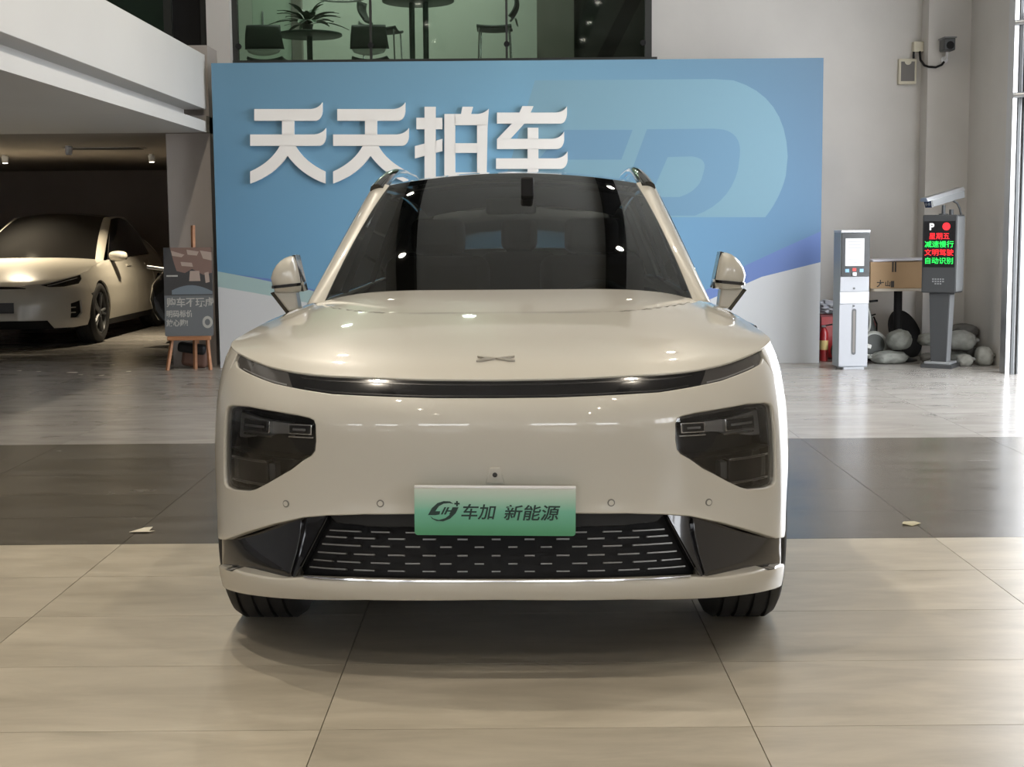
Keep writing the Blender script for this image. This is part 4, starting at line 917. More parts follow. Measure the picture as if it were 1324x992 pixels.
text('carton_text', '大', .075, 'carton_tape', cb, facing(-.20, -.1715, .045), .0004, .002)
text('carton_text', '山', .060, 'carton_tape', cb, facing(-.125, -.1715, .045), .0004, .002)
MB().bb(-.095, -.062, -.172, -.17, .012, .075).build('carton_mark', 'carton_tape', cb)
tag(MB().add([(-.28, -.17, .0), (.32, -.17, .018), (.32, .15, .018), (-.28, .15, .0), (-.28, -.17, .022), (.32, -.17, .040), (.32, .15, .040), (-.28, .15, .022)], [(0, 3, 2, 1), (4, 5, 6, 7), (0, 1, 5, 4), (1, 2, 6, 5), (2, 3, 7, 6), (3, 0, 4, 7)]).build('foam_sheet', 'lid_white', None, bevel=.004, loc=(3.86, 14.62, 1.0005)), 'pale lilac foam sheet lying on top of the carton', 'sheet')
# sandbags
mat('sack', (.20, .205, .185), .9, noise=(14, .25), bump=(16, 1.0)); mat('sack_pale', (.28, .28, .255), .9, noise=(14, .22), bump=(16, 1.0)); mat('sack_dark', (.12, .115, .105), .9, noise=(12, .25), bump=(26, .5)); mat('sack_tie', (.05, .05, .05), .8)
def sack(name, loc, size, rz, tilt, m_, lab, seed, tie=1):
    rnd = random.Random(seed); o = empty(name, loc, rz); o.rotation_euler = (0, tilt, rz); tag(o, lab, 'sandbag', 'sandbags heaped in the corner')
    bm = bmesh.new(); bmesh.ops.create_icosphere(bm, subdivisions=4, radius=1)
    ph = [rnd.uniform(0, 6.28) for _ in range(6)]
    for v in bm.verts:
        p = v.co.copy(); e = 2.6
        r_ = (abs(p.x)**e+abs(p.y)**e+abs(p.z)**e)**(-1/e)
        w_ = 1+.045*sin(5*p.x+ph[0])*cos(4*p.y+ph[1])+.035*sin(9*p.y+6*p.z+ph[2])+.03*sin(8*p.x-7*p.z+ph[3])+.02*sin(17*p.x+ph[4])*sin(15*p.z+ph[5])
        pinch = 1-.30*max(0, p.x*tie-.55)/.45
        q = p*r_*w_; v.co = Vector((q.x*size[0]/2, q.y*size[1]/2*pinch, q.z*size[2]/2*(pinch if q.z > 0 else 1)))
        v.co.z = max(v.co.z, -size[2]*.44)
    z0 = min(v.co.z for v in bm.verts)
    for v in bm.verts: v.co.z -= z0
    me = bpy.data.meshes.new('sack'); bm.to_mesh(me); bm.free(); finish('sack', me, m_, o, smooth=180)
    MB().tube([(tie*size[0]*.47, 0, -z0*.9), (tie*size[0]*.50, 0, -z0), (tie*size[0]*.56, .01, -z0*1.25)], [.018, .010, .028], 8).build('tied_neck', m_, o, smooth=60)
    return o
G = 'sandbags heaped in the corner'
for a in [
    ('sandbag', (3.72, 14.30, 0), (.36, .26, .13), .15, 0, 'sack', 'flat grey sandbag on the floor under the table column', 1, -1),
    ('sandbag', (3.84, 14.34, .140), (.23, .24, .20), .4, -.12, 'sack', 'plump grey sandbag on the flat one before the table column', 2, 1),
    ('sandbag', (4.15, 14.36, 0), (.19, .18, .10), -.2, 0, 'sack_dark', 'dark sandbag on the floor between table column and LED post', 3, 1),
    ('sandbag', (4.15, 14.42, .165), (.22, .18, .13), -.2, 0, 'sack', 'grey sandbag on the dark one behind the LED post', 4, 1),
    ('sandbag', (4.41, 14.34, 0), (.20, .20, .12), .1, 0, 'sack', 'low grey sandbag touching the LED post column', 5, -1),
    ('sandbag', (4.37, 13.97, 0), (.16, .16, .12), .1, 0, 'sack_pale', 'small pale sandbag at the front of the corner heap', 6, 1),
    ('sandbag', (4.42, 14.27, .135), (.28, .24, .20), -.25, .06, 'sack_pale', 'big pale wrinkled sandbag topping the corner heap', 7, 1),
    ('sandbag', (4.585, 14.05, .0), (.17, .24, .19), -.2, .0, 'sack_pale', 'pale sandbag slumping down the corner heap beside the guide', 8, 1),
    ('sandbag', (4.53, 14.60, 0), (.26, .30, .22), .3, 0, 'sack_dark', 'dark bulky sandbag against the wall at the bottom of the heap', 9, -1),
    ('sandbag', (4.54, 14.58, .235), (.26, .30, .14), .1, 0, 'sack_dark', 'dark sandbag on top against the wall', 10, -1)]: sack(*a)
# fire extinguishers, red cabinet, plastic bag
mat('ext_red', (.30, .012, .015), .35, coat=.5); mat('ext_label', (.52, .40, .16), .6); mat('bag_grey', (.40, .41, .45), .35, bump=(20, .6)); mat('dark_red', (.12, .012, .014), .5)
def extinguisher(loc, h, r, lab, rz=0):
    e = empty('fire_extinguisher', loc, rz); tag(e, lab, 'extinguisher', 'fire extinguishers in the corner')
    MB().lathe([(r*.9, 0), (r, .01), (r, h*.74), (r*.8, h*.82), (r*.35, h*.87), (r*.3, h*.9)], 20).build('cylinder', 'ext_red', e, smooth=50)
    MB().lathe([(r*1.01, h*.30), (r*1.01, h*.55)], 20, caps=False).build('label_band', 'ext_label', e, smooth=50)
    b = MB().bb(-.02, .02, -.02, .02, h*.9, h*.95); b.build('valve', 'steel', e)
    b = MB(); b.tube([(.0, -.01, h*.94), (.0, -.09, h*.98)], .008, 6); b.build('lever', 'black', e)
    MB().tube([(.0, .02, h*.92), (.05, .02, h*.90), (r+.02, .0, h*.75), (r+.02, 0, h*.35)], .009, 8).build('hose', 'black', e, smooth=60)
extinguisher((3.14, 14.62, 0), .38, .045, 'red fire extinguisher with yellow label by the banner edge', 1.2)
extinguisher((3.70, 14.98, 0), .46, .055, 'red fire extinguisher behind the table column', .3)
rc = empty('red_cabinet', (3.25, 14.86, 0)); tag(rc, 'dark red equipment cabinet between banner and kiosk', 'cabinet')
MB().bb(-.12, .12, -.10, .10, .0, .46).build('case', 'dark_red', rc, bevel=.006); d = MB().bb(-.11, .11, -.112, -.10, .02, .44).build('door', 'ext_red', rc, bevel=.003); MB().bb(.07, .09, -.125, -.112, .2, .28).build('handle', 'steel', d)
def crumple(name, loc, size, m_, lab, cat, seed):
    rnd = random.Random(seed); bm = bmesh.new(); bmesh.ops.create_icosphere(bm, subdivisions=3, radius=1)
    for v in bm.verts:
        p = v.co.copy(); k_ = 1+.22*sin(6*p.x+seed)*cos(7*p.y-seed)+.18*sin(11*p.z+3*p.x)+rnd.uniform(-.10, .10); v.co = Vector((p.x*size[0]/2*k_, p.y*size[1]/2*k_, p.z*size[2]/2*k_))
    z0 = min(v.co.z for v in bm.verts)
    for v in bm.verts: v.co.z -= z0
    me = bpy.data.meshes.new(name); bm.to_mesh(me); bm.free(); o = finish(name, me, m_, None, smooth=30, loc=loc); tag(o, lab, cat); return o
crumple('plastic_bag', (3.24, 14.86, .46), (.24, .2, .13), 'bag_grey', 'crumpled grey plastic bag on top of the red cabinet', 'bag', 3)
# child scooter and leaning round board
mat('scooter_dark', (.06, .065, .06), .5); mat('scooter_rim', (.38, .39, .36), .4); mat('lamp_white', (.75, .75, .72), .4)
sc = empty('scooter', (3.50, 14.52, 0), radians(10)); tag(sc, 'small dark ride-on scooter with pale rims between kiosk and table', 'scooter')
el = lambda rx, rz_, cx_, cz_, n=28: [(cx_+rx*cos(2*pi*i/n), cz_+rz_*sin(2*pi*i/n)) for i in range(n)]
MB().prism(el(.10, .19, -.02, .42), lambda a, b, d: (a+.12*(.6-b)*.4, d, b), -.03, .03).build('shield', 'scooter_rim', sc, bevel=.01)
MB().prism(el(.082, .17, -.025, .42), lambda a, b, d: (a+.12*(.6-b)*.4, d, b), -.038, .02).build('shield_face', 'scooter_dark', sc, bevel=.006)
MB().tube([(.03, .03, .60), (.10, .05, .38), (.14, .06, .22)], [.03, .05, .06], 10).build('body', 'scooter_dark', sc, smooth=50)
MB().tube([(.02, .0, .60), (.16, -.01, .61)], .011, 8).build('handlebar', 'black', sc, smooth=50)
MB().lathe([(.125, -.03), (.14, -.015), (.14, .015), (.125, .03)], 32, 'Y', (.10, -.06, .17)).build('wheel_guard', 'scooter_rim', sc, smooth=40)
MB().lathe([(.11, -.036), (.11, -.029)], 32, 'Y', (.095, -.06, .17)).build('wheel_disc', 'scooter_dark', sc, smooth=40)
MB().box((.03, -.10, .16), (.06, .03, .045), Matrix.Rotation(.3, 3, 'Y')).build('lamp', 'lamp_white', sc, bevel=.01)
MB().lathe([(.11, -.025), (.11, .025)], 24, 'Y', (-.20, .02, .11)).build('rear_wheel', 'black', sc, smooth=40)
MB().bb(-.26, .12, -.10, .08, .055, .08).build('deck', 'lamp_white', sc, bevel=.008); MB().lathe([(.055, -.02), (.055, .02)], 20, 'Y', (.10, 0, .055)).build('front_wheel', 'black', sc, smooth=40)
rb = empty('round_board', (4.06, 14.97, 0)); tag(rb, 'black round board leaning on edge behind the table column', 'board')
R_ = Matrix.Rotation(radians(40), 3, 'Z')@Matrix.Rotation(radians(68), 3, 'X')
me = MB().lathe([(.255, -.012), (.262, 0), (.255, .012)], 40)
me.v = [tuple(R_@Vector(v)) for v in me.v]; z0 = min(v[2] for v in me.v); me.v = [(v[0], v[1], v[2]-z0) for v in me.v]
me.build('board', 'black', rb, smooth=40)
# wall boxes and wall camera
wb = empty('wall_panel', (4.105, 15.3, 2.95)); tag(wb, 'cream framed grey wall panel beside the pilaster', 'panel')
MB().bb(-.093, .093, -.05, 0, -.13, .13).build('frame', 'cream_plastic', wb, bevel=.006); p_ = MB().bb(-.07, .07, -.056, -.05, -.10, .10).build('face', 'grey_panel', wb); MB().prism([(.035*cos(pi+pi*i/10), .10+.035*sin(pi+pi*i/10)) for i in range(11)], lambda a, b, d: (a, d, b), -.06, -.05).build('clip', 'cream_plastic', p_)
jb = MB().bb(4.155, 4.255, 15.22, 15.3, 3.145, 3.25).build('junction_box', 'cream_plastic', None, bevel=.006); tag(jb, 'small cream junction box above the wall panel', 'box')
cbx = empty('cable', (4.2, 15.2, 3.0)); tag(cbx, 'black cable looping from junction box to the wall camera', 'cable')
MB().tube([(.02, .03, .15), (.02, .0, .06), (.03, -.12, -.01), (.06, -.175, -.03), (.13, -.175, -.035), (.19, -.175, -.01), (.215, -.17, .02)], .012, 8).build('cord', 'black', cbx, smooth=60)
MB().tube([(-.04, .04, .15), (-.04, .04, .08)], .012, 8).build('stub', 'black', cbx, smooth=60)
wc = empty('wall_camera', (4.42, 15.05, 3.04)); tag(wc, 'small dark wall camera on the pilaster', 'camera')
MB().lathe([(.035, 0), (.035, -.02)], 16, 'Y').build('rose', 'white_plastic', wc, smooth=40); MB().tube([(0, -.02, 0), (.0, -.09, .02), (0, -.10, .07)], .014, 8).build('arm', 'white_plastic', wc, smooth=60)
MB().bb(-.06, .055, -.20, -.02, .075, .20).build('housing', 'steel_dark', wc, bevel=.012); MB().lathe([(.04, -.206), (.04, -.198)], 20, 'Y', (0, 0, .125)).build('lens_ring', 'black', wc, smooth=40); MB().bb(-.068, .062, -.22, -.01, .195, .21).build('shield', 'led_side', wc, bevel=.004)
# transom hardware at the open side
tr = empty('shutter_bracket', (4.61, 13.0, 0)); tag(tr, 'dark steel shutter frame bolted to the door guide', 'bracket')
MB().bb(.0, 1.1, -.03, .16, 3.18, 3.26).build('top_bar', 'steel_dark', tr, bevel=.01); MB().bb(.0, 1.1, -.03, .16, 2.46, 2.54).build('bottom_bar', 'steel_dark', tr, bevel=.01); MB().bb(.02, .08, -.02, .15, 2.54, 3.18).build('stile', 'steel_dark', tr, bevel=.006); MB().bb(.08, 1.1, .03, .045, 2.54, 3.18).build('infill', 'black', tr)
for z in (3.16, 2.52): MB().tube([(-.10, .19, z), (.03, .10, z)], .025, 8).build('bolt_arm', 'steel', tr, smooth=50)
# ---------------------------------------------------------------- bay on the left: lamps, parked car, scooter, easel
mat('paint_cream', (.62, .59, .52), .3, coat=1, coat_r=.03); mat('dark_glass', (.006, .006, .006), .08, coat=1)
def bay_lamp(x, y, lab, lit=True, w=30, spr=110):
    o = empty('bay_spotlight', (x, y, 2.335)); tag(o, lab, 'spotlight', 'spotlights in the dark bay')
    MB().bb(-.02, .02, -.06, .06, -.02, 0).build('track_foot', 'white_plastic', o); c = MB().lathe([(.035, -.10), (.045, -.02), (.02, -.015)], 18).build('can', 'white_plastic', o, smooth=40)
    MB().lathe([(.03, -.104), (.03, -.099)], 16).build('bulb', 'bulb_dim' if lit else 'steel_dark', c)
    if lit: lamp_light('bay_light', (x, y, 2.335-.11), w, .08, (1, .84, .6), spread=radians(spr))
bay_lamp(-6.44, 18.5, 'lit ceiling spotlight above the windshield of the cream car', w=62, spr=105)
bay_lamp(-4.58, 18.5, 'lit ceiling spotlight beside the door mirror of the cream car', w=26, spr=105)
bay_lamp(-5.05, 16.6, 'unlit ceiling spotlight before the cream car', lit=False)
v = empty('ceiling_vent', (-4.75, 17.0, 2.335)); tag(v, 'dark slatted ceiling vent in the bay', 'vent')
MB().bb(-.45, .45, -.14, .14, -.012, 0).build('frame', 'soffit', v)
for i in range(5): MB().bb(-.42, .42, -.11+i*.052, -.075+i*.052, -.018, -.012).build('slat', 'black', v)
dl = empty('soffit_downlight', (-4.4, 11.6, 2.335)); tag(dl, 'small recessed downlight in the mezzanine soffit', 'downlight'); MB().lathe([(.06, -.004), (.06, 0)], 20).build('ring', 'steel_dark', dl)
sd = MB().lathe([(.05, -.10), (.06, -.03), (.06, 0)], 18).build('smoke_dome', 'black', None, smooth=40, loc=(-5.0, 23.4, 2.30)); tag(sd, 'small black dome camera high on the dark wall', 'camera')
TB = Belt(W=1.0, L=5.04, fa=.78, fn=2.9, ra=.8, rn=2.6,
    wprof=[(.14, .93), (.22, .965), (.32, .985), (.5, 1.0), (.66, 1.0), (.78, .985), (.88, .955), (.96, .925), (1.02, .885), (1.06, .85), (1.2, .72)],
    nose=[(.16, .09), (.24, .02), (.34, .0), (.5, .0), (.62, .03), (.70, .07), (.76, .12), (.84, .20), (.95, .34), (1.1, .5)],
    tail=[(.16, .25), (.3, .08), (.5, .0), (.8, .0), (.95, .03), (1.1, .08), (1.2, .16)])
tq = TB.q_at_y
car = empty('parked_car', (-6.09, 16.87, 0), 0); tag(car, 'cream white crossover car parked in the dark bay', 'car')
HF = [(0, .735), (.35, .742), (.62, .775), (.85, .825), (1.08, .868)]
PT = dict(belt=TB, ztop=[(1.08, .868), (1.3, .905), (1.6, .95), (1.9, .985), (2.15, 1.0), (2.6, 1.01), (3.6, 1.02), (4.4, 1.035), (5.2, 1.03), (7, 1.0)],
    hood_q0=1.08, hood_front=HF, hood_mid=[(.105, .735), (.16, .775), (.3, .83), (.6, .91), (.95, .98), (1.2, 1.02), (1.38, 1.04)], cowl_y=1.5, hood_pow=3, bay_z=.66,
    ws_base=(.78, 1.36, .26, 1.02), ws_top=(.60, 2.55, .12, 1.60, .06), ws_bulge=.05, ws_mat='dark_glass', rear_mat='dark_glass',
    pillar_base=(.84, 1.66, 1.0), cant=[(.66, 2.72, 1.53), (.68, 3.0, 1.55), (.67, 3.4, 1.525), (.64, 3.9, 1.42), (.66, 4.35, 1.25)],
    roof_z=[(0, 1.60), (.15, 1.62), (.35, 1.625), (.6, 1.57), (.8, 1.48), (1, 1.36)], roof_w=[(0, .60), (.25, .63), (.6, .61), (1, .57)], roof_end=4.40, roof_drop=.06, roof_mat='dark_glass',
    dlo=(1.66, 4.42), side=[(.0, .05, 'black_gloss', 'sail_panel'), (.05, .36, 'dark_glass', 'door_window'), (.36, .40, 'black_gloss', 'b_pillar'), (.40, .80, 'dark_glass', 'door_window'), (.80, 1.0, 'paint_cream', 'd_pillar')],
    arch_r=.40, axle_z=.37, axles=(.96, 3.925), sill_z=.27, doors=(1.60, 2.66, 3.60), rear_seam=4.5, seam=[(1.10, .862), (1.15, .80), (1.21, .72), (1.255, .62)])
ST = body(PT, car, 'paint_cream')
f, nf = TB.pt, TB.nrm
fo2 = lambda o: (lambda q, z: TB.pt(q, z, o))
ar = ST.A1[:ST.ka+1]
hz = curve(HF)
LT = [(.50, .745), (.62, .768), (.85, .818), (1.06, .855), (1.075, .80), (1.02, .745), (.80, .715), (.62, .715)]
VT = [(.90, .52), (1.06, .56), (1.08, .40), (1.02, .345), (.90, .345)]
out = [(q, z-.003) for q, z in HF]+[(s_[0]-.003, s_[1]) for s_ in PT['seam']]+[p for p in ar[::-1] if p[1] > .29]+[(1.20, .25), (.95, .235), (.70, .235), (.62, .33), (0, .33)]
panel('front_bumper', f, sym([(0, .732)]+out[1:-1]+[(0, .33)]), 'paint_cream', car, holes=[LT, [(-q, z) for q, z in LT], VT, [(-q, z) for q, z in VT]], nf=nf, step=.04, rim=.03, r=.004)
for s_ in (1, -1):
    h_ = panel('headlight', fo2(-.008), [(s_*q, z) for q, z in LT], 'dark_glass', car, nf=nf, step=.04, rim=.03, r=.003)
    strip('light_line', f, nf, s_*.60, s_*1.0, lambda q: hz(abs(q))-.040, lambda q: hz(abs(q))-.030, -.010, -.004, 'lamp_inner', h_, 10)
    panel('bumper_vent', fo2(-.03), [(s_*q, z) for q, z in VT], 'black', car, nf=nf, step=.04, rim=.02, r=.0)
    for z in (.41, .47): strip('vent_fin', f, nf, s_*.86, s_*.97, z-.006, z+.006, -.02, .004, 'paint_cream', car, 4)
strip('nose_slot', f, nf, -.36, .36, lambda q: .700-.0*abs(q), lambda q: .727-.02*(abs(q)/.36)**3, -.02, .003, 'black_gloss', car, 20)
strip('lower_intake', f, nf, -.66, .66, .235, .335, -.06, -.02, 'black', car, 20)
strip('plate_holder', f, nf, -.24, .24, .42, .54, .0, .012, 'black_gloss', car, 6)
for x, s_ in ((.865, 1), (-.865, -1)):
    for y in PT['axles']: wheel(car, x, y, .37, .255, .265, s_, rim='steel_dark')
b = MB(); rs = []
for k_, y in ((.35, 1.70), (.8, 1.72), (1, 1.77), (1, 1.83), (.9, 1.86)): rs.append([(.99+.115*k_*cos(t)*(1 if cos(t) > 0 else 1.0), y, 1.045+.068*k_*(abs(sin(t))**.6)*(1 if sin(t) > 0 else -1)) for t in [2*pi*i/20 for i in range(20)]])
b.add([p for r_ in rs for p in r_], [(i*20+k_, i*20+(k_+1) % 20, (i+1)*20+(k_+1) % 20, (i+1)*20+k_) for i in range(4) for k_ in range(20)]+[tuple(range(20))[::-1], tuple(80+k_ for k_ in range(20))])
mi = b.build('door_mirror', 'paint_cream', car, smooth=50); MB().bb(.84, .96, 1.76, 1.82, .975, 1.0).build('mirror_arm', 'black_gloss', mi, bevel=.006); mirror(mi)
MB().bb(-.7, .7, 1.75, 2.1, .7, .95).build('dashboard', 'cabin', car)
# black motor scooter beyond the column
ms = empty('motor_scooter', (-4.08, 17.35, 0), radians(8)); tag(ms, 'black motor scooter parked between the cream car and the column', 'scooter')
wheel_ = MB().lathe([(.17, -.05), (.24, -.055), (.255, -.03), (.255, .03), (.24, .055), (.17, .05)], 32, 'X', (0, .0, .255), caps=False).build('front_tyre', 'rubber', ms, smooth=40); MB().lathe([(.17, -.03), (.04, -.045), (.04, .045), (.17, .03)], 24, 'X', (0, 0, .255)).build('front_rim', 'steel_dark', wheel_, smooth=40)
MB().lathe([(.17, -.05), (.24, -.055), (.255, -.03), (.255, .03), (.24, .055), (.17, .05)], 32, 'X', (0, 1.25, .255), caps=False).build('rear_tyre', 'rubber', ms, smooth=40)
MB().grid(lambda a, x: (x, -.285*cos(a), .255+.285*sin(a)), [.1+2.2*i/12 for i in range(13)], [-.075, -.04, .04, .075]).build('front_fender', 'black_gloss', ms, smooth=60, solid=.008)
b = MB(); prof = [(.20, .30, .10), (.26, .40, .12), (.30, .55, .16), (.27, .72, .20), (.20, .82, .23), (.12, .90, .25)]
rs = [[(w_*cos(t), y+.12*sin(t)-.06, z) for t in [2*pi*i/20 for i in range(20)]] for w_, z, y in prof]
b.add([p for r_ in rs for p in r_], [(i*20+k_, i*20+(k_+1) % 20, (i+1)*20+(k_+1) % 20, (i+1)*20+k_) for i in range(5) for k_ in range(20)]+[tuple(range(20))[::-1], tuple(100+k_ for k_ in range(20))]); b.build('leg_shield', 'black_gloss', ms, smooth=60)
MB().tube([(-.34, .30, .93), (-.12, .24, .90), (.12, .24, .90), (.34, .30, .93)], .02, 8).build('handlebar', 'steel', ms, smooth=60)
MB().lathe([(.075, .02), (.08, .05), (.05, .12)], 20, 'Y', (0, .06, .80)).build('headlamp', 'chrome', ms, smooth=40)
MB().bb(-.17, .17, .3, .8, .24, .30).build('floorboard', 'black', ms, bevel=.01); MB().box((0, 1.12, .55), (.32, .75, .42)).build('rear_body', 'black_gloss', ms, bevel=.09, seg=3); MB().box((0, 1.05, .79), (.3, .68, .10)).build('saddle', 'cabin', ms, bevel=.04, seg=3)
# easel with poster
mat('easel_wood', (.30, .135, .06), .55, noise=((3, 3, 20), .2)); mat('poster_grey', (.105, .115, .125), .45); mat('poster_dark', (.03, .03, .032), .45); mat('poster_text', (.34, .34, .32), .5); mat('poster_pink', (.15, .095, .08), .5); mat('poster_pale', (.30, .24, .21), .5); mat('poster_blue', (.12, .15, .18), .5)
es = empty('easel', (-3.22, 14.22, 0), radians(4)); tag(es, 'brown wooden easel holding the poster beside the banner', 'easel')
def leg(p0, p1, w_=.032, nm='leg'): 
    d = Vector(p1)-Vector(p0); return MB().tube([p0, p1], w_/2*1.2, 4, up=(0, 1, 0)).build(nm, 'easel_wood', es)
leg((-.205, -.06, 0), (-.15, .06, .40)); leg((.215, -.06, 0), (.17, .06, .40)); leg((.05, .30, 0), (.045, .09, 1.0)); leg((.05, .06, 0.0), (.06, .13, 1.42), .036, 'mast')
MB().bb(-.20, .22, -.05, .03, .295, .335).build('ledge', 'easel_wood', es, bevel=.004)
po = empty('poster', (-3.215, 14.205, .336), radians(4)); po.rotation_euler = (radians(-4), 0, radians(4)); tag(po, 'grey advertising poster board standing on the wooden easel', 'poster')
MB().bb(-.225, .245, -.008, .008, 0, .87).build('board', 'poster_grey', po)
def flat(pts, m_, d=-.009): return MB().prism(pts, lambda a, b, t: (a, t, b), d, d-.0008).build('print_shape', m_, po)
flat([(-.225, .40), (.245, .40), (.245, .87), (-.225, .87)], 'poster_dark')
flat([(-.16, .87), (.245, .87), (.245, .62), (.16, .60), (.05, .66), (-.02, .62), (-.10, .64), (-.13, .74)], 'poster_pink', -.0100)
for q in ([(-.15, .84), (-.02, .80), (-.05, .775), (-.14, .79)], [(0, .85), (.12, .83), (.10, .79), (.01, .80)], [(.13, .84), (.245, .82), (.245, .74), (.16, .76)], [(-.06, .73), (.05, .72), (.06, .68), (-.05, .69)], [(.03, .64), (.12, .64), (.13, .54), (.02, .54)], [(.17, .62), (.21, .63), (.22, .53), (.18, .52)]): flat(q, 'poster_pale', -.0110)
flat([(-.20, .60), (-.09, .60), (-.09, .585), (-.20, .585)], 'poster_text', -.0110)
flat([(-.15, .41)]+[(-.15+.395*i/10, .41+.09*sin(pi*(.15+.75*i/10))) for i in range(11)]+[(.245, .41)], 'poster_blue', -.0115)
pt = lambda s_, x, z, sz, sx=1: text('poster_text', s_, sz, 'poster_text', po, facing(x, -.0095, z), .0004, .0018, 0, sx, align='LEFT')
pt('购车不玩虚', -.205, .325, .098, .95); pt('明码标价', -.21, .215, .072, .90); pt('放心购!', -.21, .125, .072, .90)
flat([(.19+.05*cos(2*pi*i/20), .135+.06*sin(2*pi*i/20)) for i in range(20)], 'poster_text', -.0090); flat([(.19+.026*cos(2*pi*i/20), .135+.032*sin(2*pi*i/20)) for i in range(20)], 'poster_grey', -.0100)
# bag under the easel
mat('bag_brown', (.10, .05, .035), .6); bg_ = empty('shoulder_bag', (-3.20, 14.40, 0)); tag(bg_, 'brown and black shoulder bag on the floor behind the easel legs', 'bag')
MB().box((0, 0, .11), (.26, .10, .20), Matrix.Rotation(.15, 3, 'Y')).build('bag_body', 'bag_brown', bg_, bevel=.04, seg=3); MB().box((-.02, -.02, .20), (.28, .12, .10), Matrix.Rotation(.15, 3, 'Y')).build('flap', 'black', bg_, bevel=.03, seg=3)
# ---------------------------------------------------------------- upstairs lounge
mat('chair_dark', (.045, .060, .052), .55); mat('chair_pale', (.42, .44, .42), .5); mat('lounge_table', (.05, .075, .060), .45); mat('leaf', (.03, .085, .035), .5); mat('leaf_dark', (.02, .055, .025), .5); mat('pot', (.20, .24, .20), .5); mat('soil', (.03, .02, .015), .9)
ZL = 2.78
def chair(x, y, rz, lab, H=0.):
    """front faces local -y"""
    c = empty('bar_chair' if H else 'lounge_chair', (x, y, ZL), rz); tag(c, lab, 'chair', 'chairs in the upstairs lounge')
    MB().grid(lambda u, v: (u*(.21-.02*v*v), -.20+.40*v, H+.44+.035*u*u-.015*sin(pi*v)), [i/6-1 for i in range(13)], [i/8 for i in range(9)]).build('seat', 'chair_dark', c, smooth=60, solid=.025)
    MB().grid(lambda u, v: (u*(.215-.03*v), .18+.05*sin(pi*v*.9)-.035*(1-u*u)*.0+.05*v+.03*(1-u*u), H+.55+.25*v), [i/6-1 for i in range(13)], [i/8 for i in range(9)]).build('backrest', 'chair_dark', c, smooth=60, solid=.022)
    MB().grid(lambda u, v: (u*.19*(1-.12*v), .245+.01*v+.02*(1-u*u), H+.545-.075*(1-.5*u*u)*v), [i/6-1 for i in range(13)], [0, .5, 1]).build('back_strip', 'chair_pale', c, smooth=60, solid=.01)
    for sx_ in (-1, 1):
        MB().tube([(sx_*.19, -.17, H+.44), (sx_*.22, -.20, 0)], .010, 8).build('leg', 'chrome', c, smooth=60); MB().tube([(sx_*.19, .17, H+.44), (sx_*.22, .22, 0)], .010, 8).build('leg', 'chrome', c, smooth=60)
    b_ = MB(); b_.tube([(-.19, -.17, H+.43), (.19, -.17, H+.43)], .009, 6); b_.build('front_rail', 'chrome', c)
    return c
chair(-2.70, 16.25, pi, 'dark lounge chair turned back-on beside the potted plant')
chair(-1.56, 16.30, pi, 'dark lounge chair turned back-on right behind the window mullion')
chair(-1.52, 17.35, radians(82), 'tall dark bar chair in profile between plant table and bar table', .46)
chair(-.20, 17.25, radians(-92), 'tall dark bar chair in profile beside the grey pillar end', .46)
def round_table(x, y, h, r, lab, posts=((0, 0),)):
    t_ = empty('round_table', (x, y, ZL)); tag(t_, lab, 'table')
    MB().lathe([(r-.02, h-.035), (r, h-.025), (r, h-.008), (r-.01, h)], 40).build('table_top', 'lounge_table', t_, smooth=40)
    for px_, py_ in posts: MB().tube([(px_, py_, .02), (px_, py_, h-.03)], .033, 12).build('post', 'lounge_table', t_, smooth=50)
    MB().lathe([(.26, 0), (.26, .012), (.05, .03)], 28).build('base', 'lounge_table', t_, smooth=40)
round_table(-2.33, 16.95, .83, .375, 'low round lounge table carrying the potted plant')
round_table(-1.09, 17.2, 1.24, .42, 'tall round bar table on twin posts', ((-.075, 0), (.085, 0)))
pn = empty('potted_plant', (-2.35, 16.95, ZL+.8305)); tag(pn, 'leafy potted plant on the low round lounge table', 'plant')
MB().lathe([(.045, 0), (.065, .09), (.07, .10), (.058, .10)], 20).build('pot', 'pot', pn, smooth=40); MB().lathe([(.057, .09), (.057, .094)], 20).build('soil', 'soil', pn)
rnd = random.Random(5)
for i in range(38):
    a = rnd.uniform(0, 2*pi); ln = rnd.uniform(.20, .44); el_ = rnd.uniform(.35, 1.35); w_ = rnd.uniform(.028, .045); b = MB(); pts = []
    d = Vector((cos(a), sin(a), 0)); sdv = Vector((-sin(a), cos(a), 0))
    for j in range(8):
        t_ = j/7; out_ = ln*t_*cos(el_)+.10*t_*t_; zz_ = .09+ln*1.25*t_*sin(el_)-.36*ln*t_*t_*1.5; wj = w_*sin(pi*min(1, max(.06, (t_-.25)/.78)))+.003
        p = d*out_+Vector((0, 0, zz_)); pts.append((p-sdv*wj, p+Vector((0, 0, -.006)), p+sdv*wj))
    b.add([v for q in pts for v in q], [(j*3+k_, j*3+k_+1, (j+1)*3+k_+1, (j+1)*3+k_) for j in range(7) for k_ in (0, 1)]); b.build('leaf', 'leaf' if i % 3 else 'leaf_dark', pn, smooth=60)
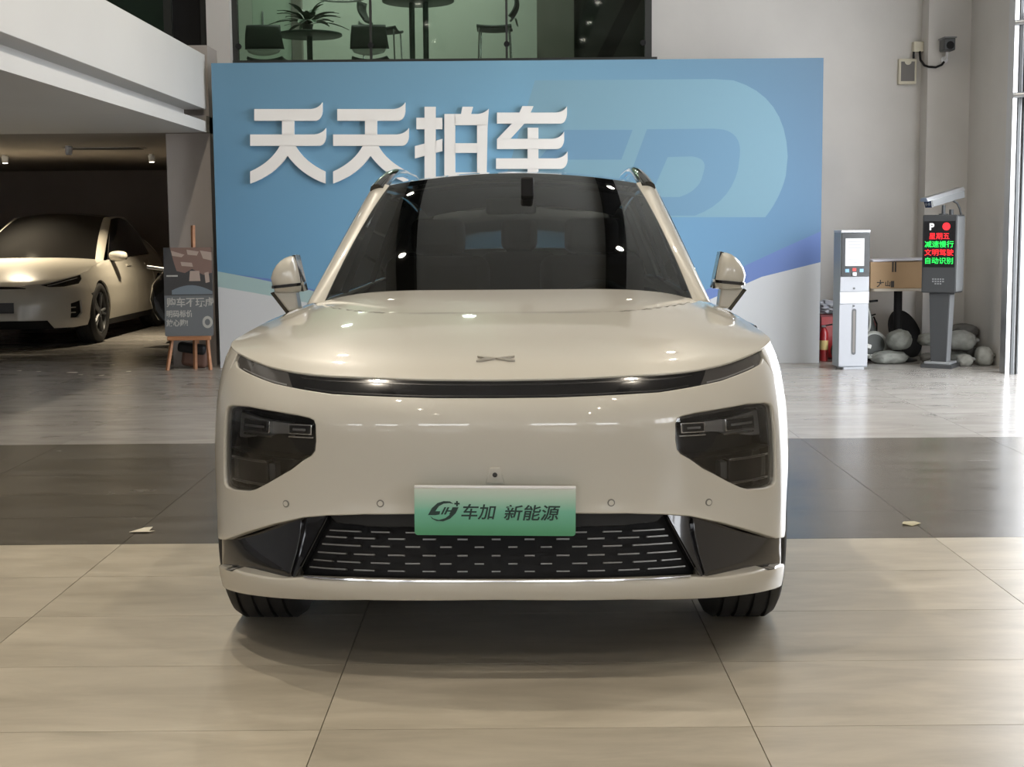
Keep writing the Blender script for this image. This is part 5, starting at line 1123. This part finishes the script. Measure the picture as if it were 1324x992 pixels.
# hanging lamp bowl, leaning dark strut beyond the right pane
hl = empty('pendant_lamp', (-1.95, 16.9, 4.0)); tag(hl, 'pale ring pendant hanging above the plant table', 'lamp')
MB().tube([(.26*cos(2*pi*i/36), .26*sin(2*pi*i/36), 0) for i in range(37)], .014, 8, caps=False).build('ring', 'chair_pale', hl, smooth=60); 
for a in (0, 2.1, 4.2): MB().tube([(.26*cos(a), .26*sin(a), 0), (0, 0, .9)], .003, 5).build('wire', 'steel', hl)
MB().tube([(0, 0, .9), (0, 0, 1.59)], .005, 6).build('cord', 'black', hl)
stt = MB().tube([(.80, 16.6, 2.92), (1.30, 16.6, 4.1)], .05, 4, up=(0, 1, 0)).build('leaning_ladder', 'black', None); 
bpy.data.objects.remove(stt)
ld = empty('stair_stringer', (.80, 16.5, ZL)); tag(ld, 'dark sloping stair stringer behind the right window pane', 'stair')
MB().prism([(-.10, 0), (.08, 0), (.90, 1.6), (.72, 1.6)], lambda a, b, d_: (a, d_, b), 0, .06).build('stringer', 'black', ld)
for i in range(4): MB().bb(.0+i*.13, .13+i*.13, .06, .5, .12+i*.25, .15+i*.25).build('tread', 'steel_dark', ld)
for x, y, wl in ((-2.3, 16.6, 'white lounge downlight above the potted plant by the window'), (-.6, 16.6, 'white lounge downlight by the window near the pillar end'), (-2.3, 18.5, 'white lounge downlight near the green door'), (-.6, 18.5, 'white lounge downlight behind the bar table near the far wall')):
    o = MB().lathe([(.09, -.03), (.10, 0)], 20).build('lounge_downlight', 'white_plastic', None, loc=(x, y, 5.6), smooth=40); tag(o, wl, 'downlight', 'downlights in the upstairs lounge'); MB().lathe([(.08, -.034), (.08, -.0305)], 20).build('bulb', 'bulb', o)
    lamp_light('lounge_light', (x, y, 5.55), 17, .16, (.95, 1, .93))
# ---------------------------------------------------------------- litter on the floor
mat('scrap', (.62, .58, .48), .8); mat('scrap_tan', (.38, .34, .22), .8)
def scrap(name, x, y, pts, m_, lab, cat):
    o = MB().prism(pts, lambda a, b, d: (a, b, d+.006*abs(sin(40*a))), .0, .002).build(name, m_, None, loc=(x, y, .0005)); tag(o, lab, cat, None); return o
def flpt(px, py):
    x = (px-662)/F; y = -(py-496)/F; x, y = _c*x-_s*y, _s*x+_c*y
    d = _yaw((x, cos(PITCH)+y*sin(PITCH), -sin(PITCH)+y*cos(PITCH))); t_ = -EYE/d.z; return d.x*t_, d.y*t_
x, y = flpt(185, 687); scrap('paper_scrap', x, y, [(-.05, -.05), (.04, -.05), (.06, -.02), (.035, -.03), (.03, .06), (-.01, .06)], 'scrap', 'torn pale paper scrap on the dark tile joint on the bay side', 'paper')
x, y = flpt(1176, 678); scrap('dry_leaf', x, y, [(-.04, -.02), (.0, -.045), (.05, -.01), (.03, .03), (-.02, .03)], 'scrap_tan', 'curled tan dry leaf on the dark tiles of the open side', 'leaf')
wh = ('tiny pale paper crumb before the front wheel of the cream car', 'tiny pale paper crumb before the bumper vent of the cream car', 'largest pale paper crumb on the tiles before the dark bay', 'paper crumb just beside the largest crumb before the bay', 'paper crumb on the tiles between the largest crumb and the easel', 'paper crumb on the tiles nearest to the wooden easel', 'faint paper crumb nearest to the black motor scooter')
for i, (px, py) in enumerate(((25, 480), (50, 481), (93, 482.5), (104, 485), (131, 486), (166, 481), (145, 472.5))):
    x, y = flpt(px, py); s_ = .045 if i == 2 else .02
    o = scrap('paper_crumb', x, y, [(-s_, -s_*.6), (s_, -s_*.8), (s_*1.2, s_*.5), (-s_*.5, s_*.9)], 'scrap', wh[i], 'paper'); o['group'] = 'paper crumbs before the bay'
